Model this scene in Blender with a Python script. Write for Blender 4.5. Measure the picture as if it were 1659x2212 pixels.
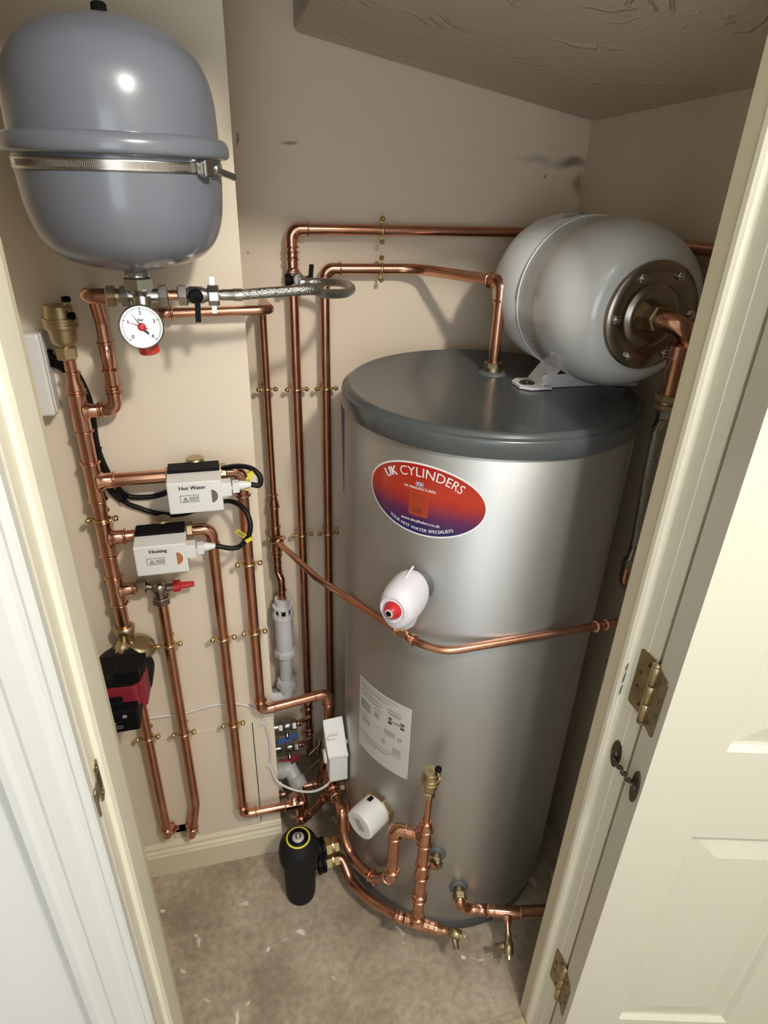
import bpy, bmesh, math, random
from math import sin, cos, pi, radians as RAD, sqrt, atan2
from mathutils import Vector as V, Matrix, Quaternion
random.seed(4)
for o in list(bpy.data.objects): bpy.data.objects.remove(o)
scn = bpy.context.scene
COL = scn.collection
# ------------------------------------------------------------------ camera
F_PX, PITCH, ROLL, YAW, HCAM = 1357.2, .4868, .0339, .2658, 1.6614
def _rot(v):
    c, s = cos(-YAW), sin(-YAW)
    return V((c*v[0]-s*v[1], s*v[0]+c*v[1], v[2]))
_f = V((0, cos(PITCH), -sin(PITCH))); _u = V((0, sin(PITCH), cos(PITCH))); _r = V((1, 0, 0))
CR = _rot(_r*cos(ROLL)+_u*sin(ROLL)); CU = _rot(_u*cos(ROLL)-_r*sin(ROLL)); CF = _rot(_f)
C0 = V((0, 0, HCAM))
cam = bpy.data.cameras.new('camera'); camo = bpy.data.objects.new('camera', cam); COL.objects.link(camo)
m = Matrix((CR, CU, -CF)).transposed().to_4x4(); m.translation = C0; camo.matrix_world = m
cam.sensor_fit = 'HORIZONTAL'; cam.sensor_width = 36; cam.lens = F_PX/1659*36; cam.clip_start = .01
scn.camera = camo
# ------------------------------------------------------------------ light and exposure
vs = scn.view_settings; vs.view_transform = 'Standard'; vs.look = 'None'; vs.gamma = 1; vs.use_curve_mapping = False
vs.exposure = 0.0
LAMP = (.46, -.30, 2.33)
lt = bpy.data.lights.new('ceiling_bulb', 'POINT'); lt.energy = 66; lt.shadow_soft_size = .055; lt.color = (1, .93, .835)
lo = bpy.data.objects.new('ceiling_bulb', lt); lo.location = LAMP; COL.objects.link(lo)
wl = bpy.data.lights.new('rear_fill_light', 'AREA'); wl.shape = 'RECTANGLE'; wl.size = 1.0; wl.size_y = 1.1; wl.energy = 14; wl.color = (.86, .93, 1)  # cool fill added behind the camera to lift the ambient light
wo = bpy.data.objects.new('rear_fill_light', wl); wo.location = (-.35, -1.52, 1.55); wo.rotation_euler = (RAD(90), 0, 0); COL.objects.link(wo)
wd = bpy.data.worlds.new('world'); scn.world = wd; wd.use_nodes = True
wd.node_tree.nodes['Background'].inputs[0].default_value = (.9, .95, 1, 1); wd.node_tree.nodes['Background'].inputs[1].default_value = .1

# ------------------------------------------------------------------ maths for reading positions
def at(px, py, X=None, Y=None, Z=None):
    d = CF*F_PX+CR*(px-829.5)-CU*(py-1106)
    if X is not None: t = X/d.x
    elif Y is not None: t = Y/d.y
    else: t = (Z-HCAM)/d.z
    return C0+d*t
CYL = V((.496, 1.086)); CRAD = .275
def oncyl(px, py, rr=CRAD):
    d = CF*F_PX+CR*(px-829.5)-CU*(py-1106)
    o = -CYL; a = d.x**2+d.y**2; b = o.x*d.x+o.y*d.y; c = o.x**2+o.y**2-rr*rr
    t = (-b-sqrt(max(b*b-a*c, 0)))/a
    return C0+d*t
# ------------------------------------------------------------------ materials
def mat(name, col, rough=.5, metal=0, spec=.5, coat=0, bump=0, bscale=200, bdet=4, var=0, vscale=6, col2=None, emit=None, bdist=.001):
    m = bpy.data.materials.new(name); m.use_nodes = True; nt = m.node_tree; N = nt.nodes; L = nt.links
    b = N['Principled BSDF']; b.inputs['Base Color'].default_value = (*col, 1); b.inputs['Roughness'].default_value = rough
    b.inputs['Metallic'].default_value = metal; b.inputs['Specular IOR Level'].default_value = spec; b.inputs['Coat Weight'].default_value = coat
    b.inputs['Coat Roughness'].default_value = .06
    tc = N.new('ShaderNodeTexCoord')
    if var:
        n = N.new('ShaderNodeTexNoise'); n.inputs['Scale'].default_value = vscale; n.inputs['Detail'].default_value = 5; L.new(tc.outputs['Object'], n.inputs['Vector'])
        r = N.new('ShaderNodeValToRGB'); r.color_ramp.elements[0].position = .5-.5*.6; r.color_ramp.elements[1].position = .5+.5*.6
        c2 = col2 or tuple(c*(1-var) for c in col)
        r.color_ramp.elements[0].color = (*c2, 1); r.color_ramp.elements[1].color = (*col, 1)
        L.new(n.outputs['Fac'], r.inputs['Fac']); L.new(r.outputs['Color'], b.inputs['Base Color'])
    if bump:
        n = N.new('ShaderNodeTexNoise'); n.inputs['Scale'].default_value = bscale; n.inputs['Detail'].default_value = bdet; L.new(tc.outputs['Object'], n.inputs['Vector'])
        bp = N.new('ShaderNodeBump'); bp.inputs['Strength'].default_value = bump; bp.inputs['Distance'].default_value = bdist
        L.new(n.outputs['Fac'], bp.inputs['Height']); L.new(bp.outputs['Normal'], b.inputs['Normal'])
    if emit:
        b.inputs['Emission Color'].default_value = (*emit[0], 1); b.inputs['Emission Strength'].default_value = emit[1]
    return m
M = {}
M['copper'] = mat('copper', (.74, .41, .29), .27, 1, var=.35, vscale=25, col2=(.50, .235, .145), bump=.05, bscale=60)
M['copperfit'] = mat('copper_fitting', (.78, .44, .31), .19, 1, var=.35, vscale=50, col2=(.50, .25, .17))
M['brass'] = mat('brass', (.56, .46, .28), .36, 1, var=.25, vscale=60)
M['brassbright'] = mat('polished_brass', (.72, .60, .34), .22, 1)
M['brassold'] = mat('aged_brass', (.46, .37, .21), .42, 1, var=.5, vscale=60)
M['bronze'] = mat('dark_bronze', (.13, .10, .075), .4, .8, var=.4, vscale=90)
M['chrome'] = mat('nickel_plate', (.55, .54, .51), .27, 1)
M['steel'] = mat('steel', (.42, .37, .32), .28, 1, var=.3, vscale=30)
M['silver'] = mat('silver_coated_steel', (.465, .47, .465), .43, .9, bump=.3, bscale=750, bdet=2, bdist=.0006)
M['lid'] = mat('grey_plastic_lid', (.072, .082, .085), .26, 0, coat=.15)
M['seal'] = mat('grey_rubber', (.10, .11, .115), .5)
M['vessgrey'] = mat('grey_enamel', (.165, .182, .215), .27, 0, coat=.35)
M['vesswhite'] = mat('pale_grey_enamel', (.68, .695, .69), .22, 0, coat=.4)
M['whitepl'] = mat('white_plastic', (.78, .78, .77), .4)
M['lilac'] = mat('white_cover', (.74, .73, .80), .45)
M['wastepl'] = mat('white_waste_plastic', (.84, .83, .85), .45)
M['greypl'] = mat('grey_fitting_plastic', (.52, .52, .52), .4)
M['black'] = mat('black_plastic', (.005, .005, .006), .55, spec=.12)
M['blackm'] = mat('black_matt', (.009, .0095, .011), .6, spec=.25)
M['cable'] = mat('black_cable', (.006, .006, .006), .45, spec=.25)
M['red'] = mat('red_plastic', (.50, .02, .03), .35)
M['redcap'] = mat('red_cap', (.62, .05, .03), .4)
M['pumpred'] = mat('pump_red', (.26, .02, .035), .4)
M['blue'] = mat('blue_lever', (.01, .06, .26), .4)
M['yellow'] = mat('yellow_tag', (.75, .66, .04), .5)
M['ink'] = mat('ink', (.03, .03, .03), .6)
M['inkgrey'] = mat('grey_print', (.30, .30, .29), .7)
M['paper'] = mat('paper', (.60, .59, .55), .6)
M['printwhite'] = mat('white_print', (.85, .85, .85), .4)
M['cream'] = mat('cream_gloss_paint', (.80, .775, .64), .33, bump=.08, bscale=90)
M['beige'] = mat('beige_paint', (.60, .54, .39), .5, bump=.06, bscale=90)  # darker beige of the narrow strips behind both linings
M['doorp'] = mat('door_paint', (.68, .665, .56), .36, bump=.05, bscale=120)
M['arch'] = mat('white_wood_paint', (.66, .675, .655), .38, bump=.06, bscale=90)
M['wall'] = mat('magnolia_wall', (.82, .725, .59), .6, spec=.25, bump=.25, bscale=70, var=.05, vscale=5, bdist=.0015)
M['outwall'] = mat('white_wall', (.70, .71, .695), .8)
M['skirt'] = mat('skirting_paint', (.76, .69, .51), .4, bump=.08, bscale=60)
M['dark'] = mat('void', (.05, .04, .035), .9)  # dark colour, stands in for shade on the board behind the opening
M['glass'] = mat('gauge_face', (.66, .66, .66), .4)
M['whitecable'] = mat('white_cable', (.72, .70, .66), .45)

def ramp_node(nt, pairs):
    r = nt.nodes.new('ShaderNodeValToRGB'); e = r.color_ramp.elements
    while len(e) < len(pairs): e.new(.5)
    for k, (p, c) in enumerate(pairs): e[k].position = p; e[k].color = (*c, 1)
    return r
# concrete floor with plaster splashes
def floor_mat():
    m = bpy.data.materials.new('concrete'); m.use_nodes = True; nt = m.node_tree; N = nt.nodes; L = nt.links; b = N['Principled BSDF']
    tc = N.new('ShaderNodeTexCoord')
    def noise(s, d=6, w=0):
        n = N.new('ShaderNodeTexNoise'); n.inputs['Scale'].default_value = s; n.inputs['Detail'].default_value = d; n.inputs['Distortion'].default_value = w; L.new(tc.outputs['Object'], n.inputs['Vector']); return n
    a = noise(7, 8, .4); r = ramp_node(nt, [(.3, (.30, .245, .18)), (.5, (.42, .352, .268)), (.72, (.53, .46, .365))]); L.new(a.outputs['Fac'], r.inputs['Fac'])
    c = noise(60, 4); r2 = ramp_node(nt, [(.35, (.72, .72, .72)), (.65, (1.12, 1.1, 1.06))]); L.new(c.outputs['Fac'], r2.inputs['Fac'])
    mx = N.new('ShaderNodeMixRGB'); mx.blend_type = 'MULTIPLY'; mx.inputs[0].default_value = .7; L.new(r.outputs[0], mx.inputs[1]); L.new(r2.outputs[0], mx.inputs[2])
    s = noise(13, 3, 1.2); r3 = ramp_node(nt, [(.665, (0, 0, 0)), (.70, (1, 1, 1))]); L.new(s.outputs['Fac'], r3.inputs['Fac'])
    mx2 = N.new('ShaderNodeMixRGB'); mx2.inputs[2].default_value = (.80, .76, .68, 1); L.new(r3.outputs[0], mx2.inputs[0]); L.new(mx.outputs[0], mx2.inputs[1])
    L.new(mx2.outputs[0], b.inputs['Base Color']); b.inputs['Roughness'].default_value = .75
    bp = N.new('ShaderNodeBump'); bp.inputs['Strength'].default_value = .35; bp.inputs['Distance'].default_value = .002; L.new(c.outputs['Fac'], bp.inputs['Height']); L.new(bp.outputs[0], b.inputs['Normal'])
    return m
M['floor'] = floor_mat()
def ceil_mat():
    m = mat('textured_ceiling', (.68, .59, .48), .75, spec=.2); nt = m.node_tree; N = nt.nodes; L = nt.links; b = N['Principled BSDF']
    tc = N.new('ShaderNodeTexCoord')
    w = N.new('ShaderNodeTexWave'); w.wave_type = 'RINGS'; w.rings_direction = 'Z'; w.inputs['Scale'].default_value = 9; w.inputs['Distortion'].default_value = 14; w.inputs['Detail'].default_value = 3; w.inputs['Detail Scale'].default_value = .8
    mp = N.new('ShaderNodeMapping'); mp.inputs['Location'].default_value = (-.45, -.9, 0); L.new(tc.outputs['Object'], mp.inputs['Vector']); L.new(mp.outputs[0], w.inputs['Vector'])
    n = N.new('ShaderNodeTexNoise'); n.inputs['Scale'].default_value = 9; L.new(tc.outputs['Object'], n.inputs['Vector'])
    r = ramp_node(nt, [(.52, (0, 0, 0)), (.66, (1, 1, 1))]); L.new(n.outputs['Fac'], r.inputs['Fac'])
    rr = ramp_node(nt, [(.86, (0, 0, 0)), (.98, (1, 1, 1))]); L.new(w.outputs['Fac'], rr.inputs['Fac'])
    mu = N.new('ShaderNodeMath'); mu.operation = 'MULTIPLY'; L.new(rr.outputs[0], mu.inputs[0]); L.new(r.outputs[0], mu.inputs[1])
    n2 = N.new('ShaderNodeTexNoise'); n2.inputs['Scale'].default_value = 60; L.new(tc.outputs['Object'], n2.inputs['Vector'])
    ad = N.new('ShaderNodeMath'); ad.operation = 'MULTIPLY_ADD'; L.new(n2.outputs['Fac'], ad.inputs[0]); ad.inputs[1].default_value = .25; L.new(mu.outputs[0], ad.inputs[2])
    bp = N.new('ShaderNodeBump'); bp.inputs['Strength'].default_value = 1; bp.inputs['Distance'].default_value = .004; L.new(ad.outputs[0], bp.inputs['Height']); L.new(bp.outputs[0], b.inputs['Normal'])
    return m
M['ceil'] = ceil_mat()
# magnolia wall with the smudge in the corner and scuffs (stains of their own shape)
def stained_wall():
    m = mat('stained_magnolia_wall', (.70, .61, .475), .65, spec=.2, bump=.25, bscale=70, bdist=.0015); nt = m.node_tree; N = nt.nodes; L = nt.links; b = N['Principled BSDF']
    tc = N.new('ShaderNodeTexCoord'); nz = N.new('ShaderNodeTexNoise'); nz.inputs['Scale'].default_value = 16; nz.inputs['Detail'].default_value = 5; L.new(tc.outputs['Object'], nz.inputs['Vector'])
    sep = N.new('ShaderNodeVectorMath'); sep.operation = 'MULTIPLY_ADD'; L.new(nz.outputs['Color'], sep.inputs[0]); sep.inputs[1].default_value = (.06, 0, .03); L.new(tc.outputs['Object'], sep.inputs[2])
    prev = None
    for (px, py, sx, sz, col) in ((1235, 352, .045, .014, (.32, .26, .185)), (1160, 345, .07, .014, (.62, .54, .42)), (1177, 380, .005, .006, (.25, .2, .14)), (622, 308, .02, .005, (.40, .32, .22)), (945, 320, .020, .009, (.80, .71, .58)), (1250, 400, .02, .03, (.42, .35, .24)), (507, 300, .004, .012, (.3, .22, .14)), (539, 548, .003, .004, (.4, .3, .2))):
        p = at(px, py, Y=1.445)
        mp = N.new('ShaderNodeMapping'); mp.vector_type = 'TEXTURE'; mp.inputs['Location'].default_value = (p.x+.03, 1.445, p.z+.015); mp.inputs['Scale'].default_value = (sx, 1, sz); L.new(sep.outputs[0], mp.inputs['Vector'])
        g = N.new('ShaderNodeTexGradient'); g.gradient_type = 'SPHERICAL'; L.new(mp.outputs[0], g.inputs['Vector'])
        mu = N.new('ShaderNodeMath'); mu.operation = 'MULTIPLY'; mu.use_clamp = True; mu.inputs[1].default_value = 1.4; L.new(g.outputs['Fac'], mu.inputs[0])
        mx = N.new('ShaderNodeMixRGB'); mx.inputs[2].default_value = (*col, 1); L.new(mu.outputs[0], mx.inputs[0])
        if prev: L.new(prev.outputs[0], mx.inputs[1])
        else: mx.inputs[1].default_value = (.80, .685, .54, 1)
        prev = mx
    L.new(prev.outputs[0], b.inputs['Base Color'])
    return m
M['wallb'] = stained_wall()
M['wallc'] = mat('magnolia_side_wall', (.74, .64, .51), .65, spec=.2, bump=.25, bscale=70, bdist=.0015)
def braid_mat():
    m = mat('braided_steel', (.60, .60, .57), .32, 1); nt = m.node_tree; N = nt.nodes; L = nt.links; b = N['Principled BSDF']
    tc = N.new('ShaderNodeTexCoord'); v = N.new('ShaderNodeTexVoronoi'); v.inputs['Scale'].default_value = 520; L.new(tc.outputs['Object'], v.inputs['Vector'])
    r = ramp_node(nt, [(.1, (.80, .80, .76)), (.8, (.27, .27, .26))]); L.new(v.outputs['Distance'], r.inputs['Fac']); L.new(r.outputs[0], b.inputs['Base Color'])
    bp = N.new('ShaderNodeBump'); bp.invert = True; bp.inputs['Strength'].default_value = .45; bp.inputs['Distance'].default_value = .002; L.new(v.outputs['Distance'], bp.inputs['Height']); L.new(bp.outputs[0], b.inputs['Normal'])
    return m
M['braid'] = braid_mat()
def sticker_mat():
    m = mat('red_to_blue_print', (.5, .05, .02), .3, coat=.5); nt = m.node_tree; N = nt.nodes; L = nt.links; b = N['Principled BSDF']
    tc = N.new('ShaderNodeTexCoord'); s = N.new('ShaderNodeSeparateXYZ'); L.new(tc.outputs['Generated'], s.inputs[0])
    r = ramp_node(nt, [(.08, (.012, .012, .10)), (.28, (.10, .015, .08)), (.50, (.36, .022, .014)), (.62, (.44, .035, .012)), (1, (.38, .012, .012))])
    L.new(s.outputs['Z'], r.inputs['Fac']); L.new(r.outputs[0], b.inputs['Base Color']); return m
M['sticker'] = sticker_mat()

# ------------------------------------------------------------------ object helpers
ORG = {}
def tag(o, label=None, cat=None, group=None, kind=None):
    if label: o['label'] = label
    if cat: o['category'] = cat
    if group: o['group'] = group
    if kind: o['kind'] = kind
    return o
def thing(name, label, cat, loc=(0, 0, 0), group=None):
    o = bpy.data.objects.new(name, None); COL.objects.link(o); o.location = loc; o.empty_display_size = .02
    ORG[o.name] = V(loc); return tag(o, label, cat, group)
class MB:
    def __init__(s): s.v = []; s.f = []; s.sm = []
    def add(s, vs_, fs, smooth=True):
        k = len(s.v); s.v += [V(x) for x in vs_]; s.f += [tuple(i+k for i in f) for f in fs]; s.sm += [smooth]*len(fs); return s
    def build(s, name, m, parent=None, org=None, bevel=0, label=None, auto=True):
        o0 = ORG[parent.name] if parent else V(org or (0, 0, 0))
        me = bpy.data.meshes.new(name); me.from_pydata([tuple(x-o0) for x in s.v], [], s.f); me.materials.append(M[m] if isinstance(m, str) else m)
        bm = bmesh.new(); bm.from_mesh(me); bmesh.ops.recalc_face_normals(bm, faces=bm.faces); bm.to_mesh(me); bm.free()
        for p, q in zip(me.polygons, s.sm): p.use_smooth = q
        o = bpy.data.objects.new(name, me); COL.objects.link(o); ORG[o.name] = o0
        if parent: o.parent = parent
        else: o.location = o0
        if bevel:
            b = o.modifiers.new('bevel', 'BEVEL'); b.width = bevel; b.segments = 2; b.limit_method = 'ANGLE'; b.angle_limit = RAD(40)
        if label: o['label'] = label
        return o
    # --- shapes
    def sweep(s, pts, rad, n=20, cap=True):
        pts = [V(p) for p in pts]
        rad = rad if isinstance(rad, (list, tuple)) else [rad]*len(pts)
        T = []
        for i in range(len(pts)):
            a = pts[max(i-1, 0)]; b = pts[min(i+1, len(pts)-1)]; t = b-a
            T.append(t.normalized() if t.length > 1e-9 else (T[-1] if T else V((0, 0, 1))))
        up = V((0, 0, 1)) if abs(T[0].z) < .9 else V((1, 0, 0))
        u = (up-T[0]*up.dot(T[0])).normalized(); vs_ = []
        for i, p in enumerate(pts):
            if i: 
                q = T[i-1].rotation_difference(T[i]); u = q @ u; u = (u-T[i]*u.dot(T[i])).normalized()
            w = T[i].cross(u)
            for k in range(n):
                a = 2*pi*k/n; vs_.append(p+(u*cos(a)+w*sin(a))*rad[i])
        fs = [(i*n+k, i*n+(k+1) % n, (i+1)*n+(k+1) % n, (i+1)*n+k) for i in range(len(pts)-1) for k in range(n)]
        s.add(vs_, fs)
        if cap: s.add(vs_[:n], [tuple(range(n))], False); s.add(vs_[-n:], [tuple(range(n))], False)
        return s
    def lathe(s, org, axis, prof, n=32, flat=False, cap=True):
        # prof: (offset along axis, radius); doubled points make hard edges
        org = V(org); axis = V(axis).normalized(); up = V((0, 0, 1)) if abs(axis.z) < .9 else V((1, 0, 0))
        u = (up-axis*up.dot(axis)).normalized(); w = axis.cross(u); vs_ = []
        for (h, r) in prof:
            for k in range(n):
                a = 2*pi*(k+.5)/n; vs_.append(org+axis*h+(u*cos(a)+w*sin(a))*max(r, 1e-5))
        fs = [(i*n+k, i*n+(k+1) % n, (i+1)*n+(k+1) % n, (i+1)*n+k) for i in range(len(prof)-1) for k in range(n)]
        s.add(vs_, fs, not flat)
        if cap:
            if prof[0][1] > 1e-4: s.add(vs_[:n], [tuple(range(n))], False)
            if prof[-1][1] > 1e-4: s.add(vs_[-n:], [tuple(range(n))], False)
        return s
    def hardlathe(s, org, axis, prof, n=32):
        # every segment gets its own vertices, so the edges stay crisp
        for a, b in zip(prof[:-1], prof[1:]):
            if (abs(a[0]-b[0])+abs(a[1]-b[1])) > 1e-6: s.lathe(org, axis, [a, b], n, cap=False)
        org = V(org)
        if prof[0][1] > 1e-4: s.lathe(org, axis, [(prof[0][0], 1e-5), prof[0]], n, cap=False)
        if prof[-1][1] > 1e-4: s.lathe(org, axis, [prof[-1], (prof[-1][0], 1e-5)], n, cap=False)
        return s
    def hexnut(s, org, axis, r, h, n=6, ch=.12):
        return s.lathe(org, axis, [(0, r*(1-ch)), (h*.12, r), (h*.88, r), (h, r*(1-ch))], n, flat=True)
    def box(s, lo, hi):
        x0, y0, z0 = lo; x1, y1, z1 = hi
        vv = [(x0, y0, z0), (x1, y0, z0), (x1, y1, z0), (x0, y1, z0), (x0, y0, z1), (x1, y0, z1), (x1, y1, z1), (x0, y1, z1)]
        return s.add(vv, [(0, 1, 2, 3), (4, 5, 6, 7), (0, 1, 5, 4), (1, 2, 6, 5), (2, 3, 7, 6), (3, 0, 4, 7)], False)
    def obox(s, c, ax, ay, az, sx, sy, sz):
        c = V(c); ax, ay, az = V(ax).normalized()*sx/2, V(ay).normalized()*sy/2, V(az).normalized()*sz/2
        vv = [c+i*ax+j*ay+k*az for k in (-1, 1) for (i, j) in ((-1, -1), (1, -1), (1, 1), (-1, 1))]
        return s.add(vv, [(0, 1, 2, 3), (4, 5, 6, 7), (0, 1, 5, 4), (1, 2, 6, 5), (2, 3, 7, 6), (3, 0, 4, 7)], False)
    def prism(s, poly, d, smooth=False):
        n = len(poly); a = [V(p) for p in poly]; b = [p+V(d) for p in a]
        s.add(a+b, [tuple(range(n)), tuple(range(n, 2*n))], False)
        s.add(a+b, [(k, (k+1) % n, n+(k+1) % n, n+k) for k in range(n)], smooth); return s
    def vprism(s, poly2, z0, z1, smooth=False):
        return s.prism([(x, y, z0) for x, y in poly2], (0, 0, z1-z0), smooth)
def fillet(pts, rb, seg=8):
    pts = [V(p) for p in pts]; out = [pts[0]]
    for i in range(1, len(pts)-1):
        r = rb[i-1] if isinstance(rb, (list, tuple)) else rb
        a, b, c = pts[i-1], pts[i], pts[i+1]; u = (a-b).normalized(); w = (c-b).normalized()
        ang = u.angle(w)
        if ang > pi-.02: out.append(b); continue
        t = min(r/math.tan(ang/2), (a-b).length*.49, (c-b).length*.49); rr = t*math.tan(ang/2)
        ctr = b+(u+w).normalized()*(rr/sin(ang/2)); p0 = b+u*t; q0 = p0-ctr; q1 = b+w*t-ctr
        full = q0.angle(q1); axis = q0.cross(q1).normalized()
        for k in range(seg+1): out.append(ctr+Quaternion(axis, full*k/seg) @ q0)
    out.append(pts[-1]); return out
def catmull(P, n=8):
    P = [V(p) for p in P]; P = [P[0]*2-P[1]]+P+[P[-1]*2-P[-2]]; out = []
    for i in range(1, len(P)-2):
        for k in range(n):
            t = k/n; a, b, c, d = P[i-1:i+3]
            out.append(.5*((2*b)+(c-a)*t+(2*a-5*b+4*c-d)*t*t+(-a+3*b-3*c+d)*t**3))
    out.append(P[-2]); return out
def pipe(parent, pts, r, rb=.03, name='pipe', m='copper', seg=8, n=20, label=None):
    return MB().sweep(fillet(pts, rb, seg), r, n).build(name, m, parent, label=label)
# end feed / solder ring fittings
def bead(mb, p, ax, r):
    w = .0038; mb.lathe(V(p)-V(ax).normalized()*w/2, ax, [(0, r), (w*.15, r+.0024), (w*.5, r+.0033), (w*.85, r+.0024), (w, r)], 24)
def coupling(parent, c, ax, r, L=.034, name='coupling', m='copperfit'):
    ax = V(ax).normalized(); c = V(c); mb = MB()
    mb.lathe(c-ax*L/2, ax, [(0, r), (.0005, r+.0014), (L-.0005, r+.0014), (L, r)], 24)
    for s_ in (-1, 1): bead(mb, c+ax*s_*(L/2-.002), ax, r+.001)
    return mb.build(name, m, parent)
def elbow(parent, c, d1, d2, r, leg=None, name='elbow', m='copperfit', rb=None):
    c = V(c); d1 = V(d1).normalized(); d2 = V(d2).normalized(); leg = leg or r*2.5; mb = MB()
    mb.sweep(fillet([c+d1*leg, c, c+d2*leg], rb or leg*.62, 8), r+.0013, 24)
    for d in (d1, d2): bead(mb, c+d*(leg-.002), d, r+.001)
    return mb.build(name, m, parent)
def tee(parent, c, ax, br, r, L=None, rb=None, bl=None, name='tee', m='copperfit'):
    c = V(c); ax = V(ax).normalized(); br = V(br).normalized(); L = L or r*4.6; rb = rb or r; bl = bl or r*2.5; mb = MB()
    mb.sweep([c-ax*L/2, c+ax*L/2], r+.0013, 24); 
    mb.lathe(c, br, [(r*.6, rb+.0075), (r+.0015, rb+.0045), (r+.005, rb+.0015), (bl, rb+.0013)], 24)
    for s_ in (-1, 1): bead(mb, c+ax*s_*(L/2-.002), ax, r+.001)
    bead(mb, c+br*(bl-.002), br, rb+.001)
    return mb.build(name, m, parent)
def reducer(parent, p, ax, r0, r1, L=.03):
    ax = V(ax).normalized(); p = V(p); mb = MB()
    mb.lathe(p, ax, [(0, r0+.0013), (L*.4, r0+.0013), (L*.65, r1+.0014), (L, r1+.0014)], 24)
    bead(mb, p+ax*.002, ax, r0+.001); bead(mb, p+ax*(L-.002), ax, r1+.001); return mb.build('reducer', 'copperfit', parent)
def copy_tree(o, parent=None):
    c = o.copy(); COL.objects.link(c); c.parent = parent
    for ch in [x for x in bpy.data.objects if x.parent == o]: copy_tree(ch, c)
    return c
_font = None
def text_geo(txt, size, align='CENTER'):
    cu = bpy.data.curves.new('t', 'FONT'); cu.body = txt; cu.size = size; cu.align_x = align; cu.align_y = 'CENTER'; cu.resolution_u = 3
    o = bpy.data.objects.new('t', cu); COL.objects.link(o); dg = bpy.context.evaluated_depsgraph_get()
    me = bpy.data.meshes.new_from_object(o.evaluated_get(dg)); vs_ = [v.co.copy() for v in me.vertices]; fs = [tuple(p.vertices) for p in me.polygons]
    bpy.data.objects.remove(o); bpy.data.curves.remove(cu); bpy.data.meshes.remove(me); return vs_, fs
def text_on(mb, txt, size, fn, align='CENTER', bold=0):
    vs_, fs = text_geo(txt, size, align)
    for dx in ((0,) if not bold else (-bold, 0, bold)):
        mb.add([fn(v.x+dx, v.y) for v in vs_], fs, False)
def plane_fn(o, u, w, off=0):
    o, u, w = V(o), V(u).normalized(), V(w).normalized(); n = u.cross(w)
    return lambda x, y: o+u*x+w*y+n*off
def rect_on(mb, fn, x0, y0, x1, y1, n=1):
    for k in range(n):
        a = x0+(x1-x0)*k/n; b = x0+(x1-x0)*(k+1)/n
        mb.add([fn(a, y0), fn(b, y0), fn(b, y1), fn(a, y1)], [(0, 1, 2, 3)], False)

# ================================================================== SETTING
YA, YB, XC = 1.15, 1.445, .832          # boxing panel, back wall, right wall
XE = .05                                 # right edge of the boxing panel
def struct(mb, name, m, org=(0, 0, 0), bevel=0):
    o = mb.build(name, m, None, org, bevel); o['kind'] = 'structure'; return o
struct(MB().box((-1.9, -1.7, -.05), (2.0, 2.0, 0)), 'floor', 'floor')
HZ = 2.02                                # door head
struct(MB().box((XE-.30, YB, 0), (XC+.1, YB+.08, 2.4)), 'wall_back', 'wallb')
mb = MB()
# panel with the access opening for the two heating pipes near the skirting
hx0, hx1, hz0, hz1 = -.226, -.165, .112, .166
mb.box((-.46, YA, hz1), (XE, YA+.018, 2.4)); mb.box((-.46, YA, 0), (hx0, YA+.018, hz1)); mb.box((hx1, YA, 0), (XE, YA+.018, hz1)); mb.box((hx0, YA, 0), (hx1, YA+.018, hz0))
struct(mb, 'wall_back_left', 'wall')
struct(MB().box((-.52, .626, 0), (-.46, YB+.08, 2.4)), 'wall_left', 'wall')
struct(MB().box((XC, .626, 0), (XC+.06, YB+.08, 2.4)), 'wall_right', 'wallc')
# low sloping ceiling over the cylinder, and the ceiling over the panel
zb0, zb1 = 1.898, 1.786
x0 = .188
sl = (zb1-zb0)/(XC-x0)
def cz(x, y): return zb0+sl*(x-x0)+(YB-y)*.036
pl = [(x0, YB), (XC+.01, YB), (XC+.01, .62), (x0, .62)]
mb = MB(); vv = [(x, y, cz(x, y)) for x, y in pl]+[(x, y, 2.45) for x, y in pl]
mb.add(vv, [(0, 1, 2, 3), (4, 5, 6, 7), (0, 1, 5, 4), (1, 2, 6, 5), (2, 3, 7, 6), (3, 0, 4, 7)], False)
struct(mb, 'ceiling', 'ceil', bevel=.008)
struct(MB().box((-.52, .5, 2.4), (.25, YB+.08, 2.46)), 'ceiling', 'ceil')
# wall with the door opening and the room the photograph is taken from
DY = .508
struct(MB().box((-1.9, DY, 0), (-.20, .626, 2.4)), 'wall_front', 'outwall')
struct(MB().box((.575, DY, 0), (2.0, .626, 2.4)), 'wall_front', 'outwall')
struct(MB().box((-.20, DY, HZ+.03), (.575, .626, 2.4)), 'wall_front', 'outwall')
struct(MB().box((-1.9, -1.7, 2.4), (2.0, DY+.1, 2.46)), 'ceiling', 'outwall')
struct(MB().box((-1.96, -1.7, 0), (-1.9, DY, 2.4)), 'wall_left', 'outwall')
struct(MB().box((2.0, -1.7, 0), (2.06, DY, 2.4)), 'wall_right', 'outwall')
struct(MB().box((-1.9, -1.76, 0), (2.0, -1.7, .9)).box((-1.9, -1.76, 2.15), (2.0, -1.7, 2.4)).box((-1.9, -1.76, .9), (-.9, -1.7, 2.15)).box((.2, -1.76, .9), (2.0, -1.7, 2.15)), 'wall_rear', 'outwall')
fr = MB()
for a, b in (((-.9, .9), (.2, .95)), ((-.9, 2.1), (.2, 2.15)), ((-.9, .9), (-.85, 2.15)), ((.15, .9), (.2, 2.15)), ((-.375, .9), (-.325, 2.15))): fr.box((a[0], -1.75, a[1]), (b[0], -1.70, b[1]))
struct(fr, 'added_window', 'arch')  # unseen window frame, added to go with the cool fill light
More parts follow.
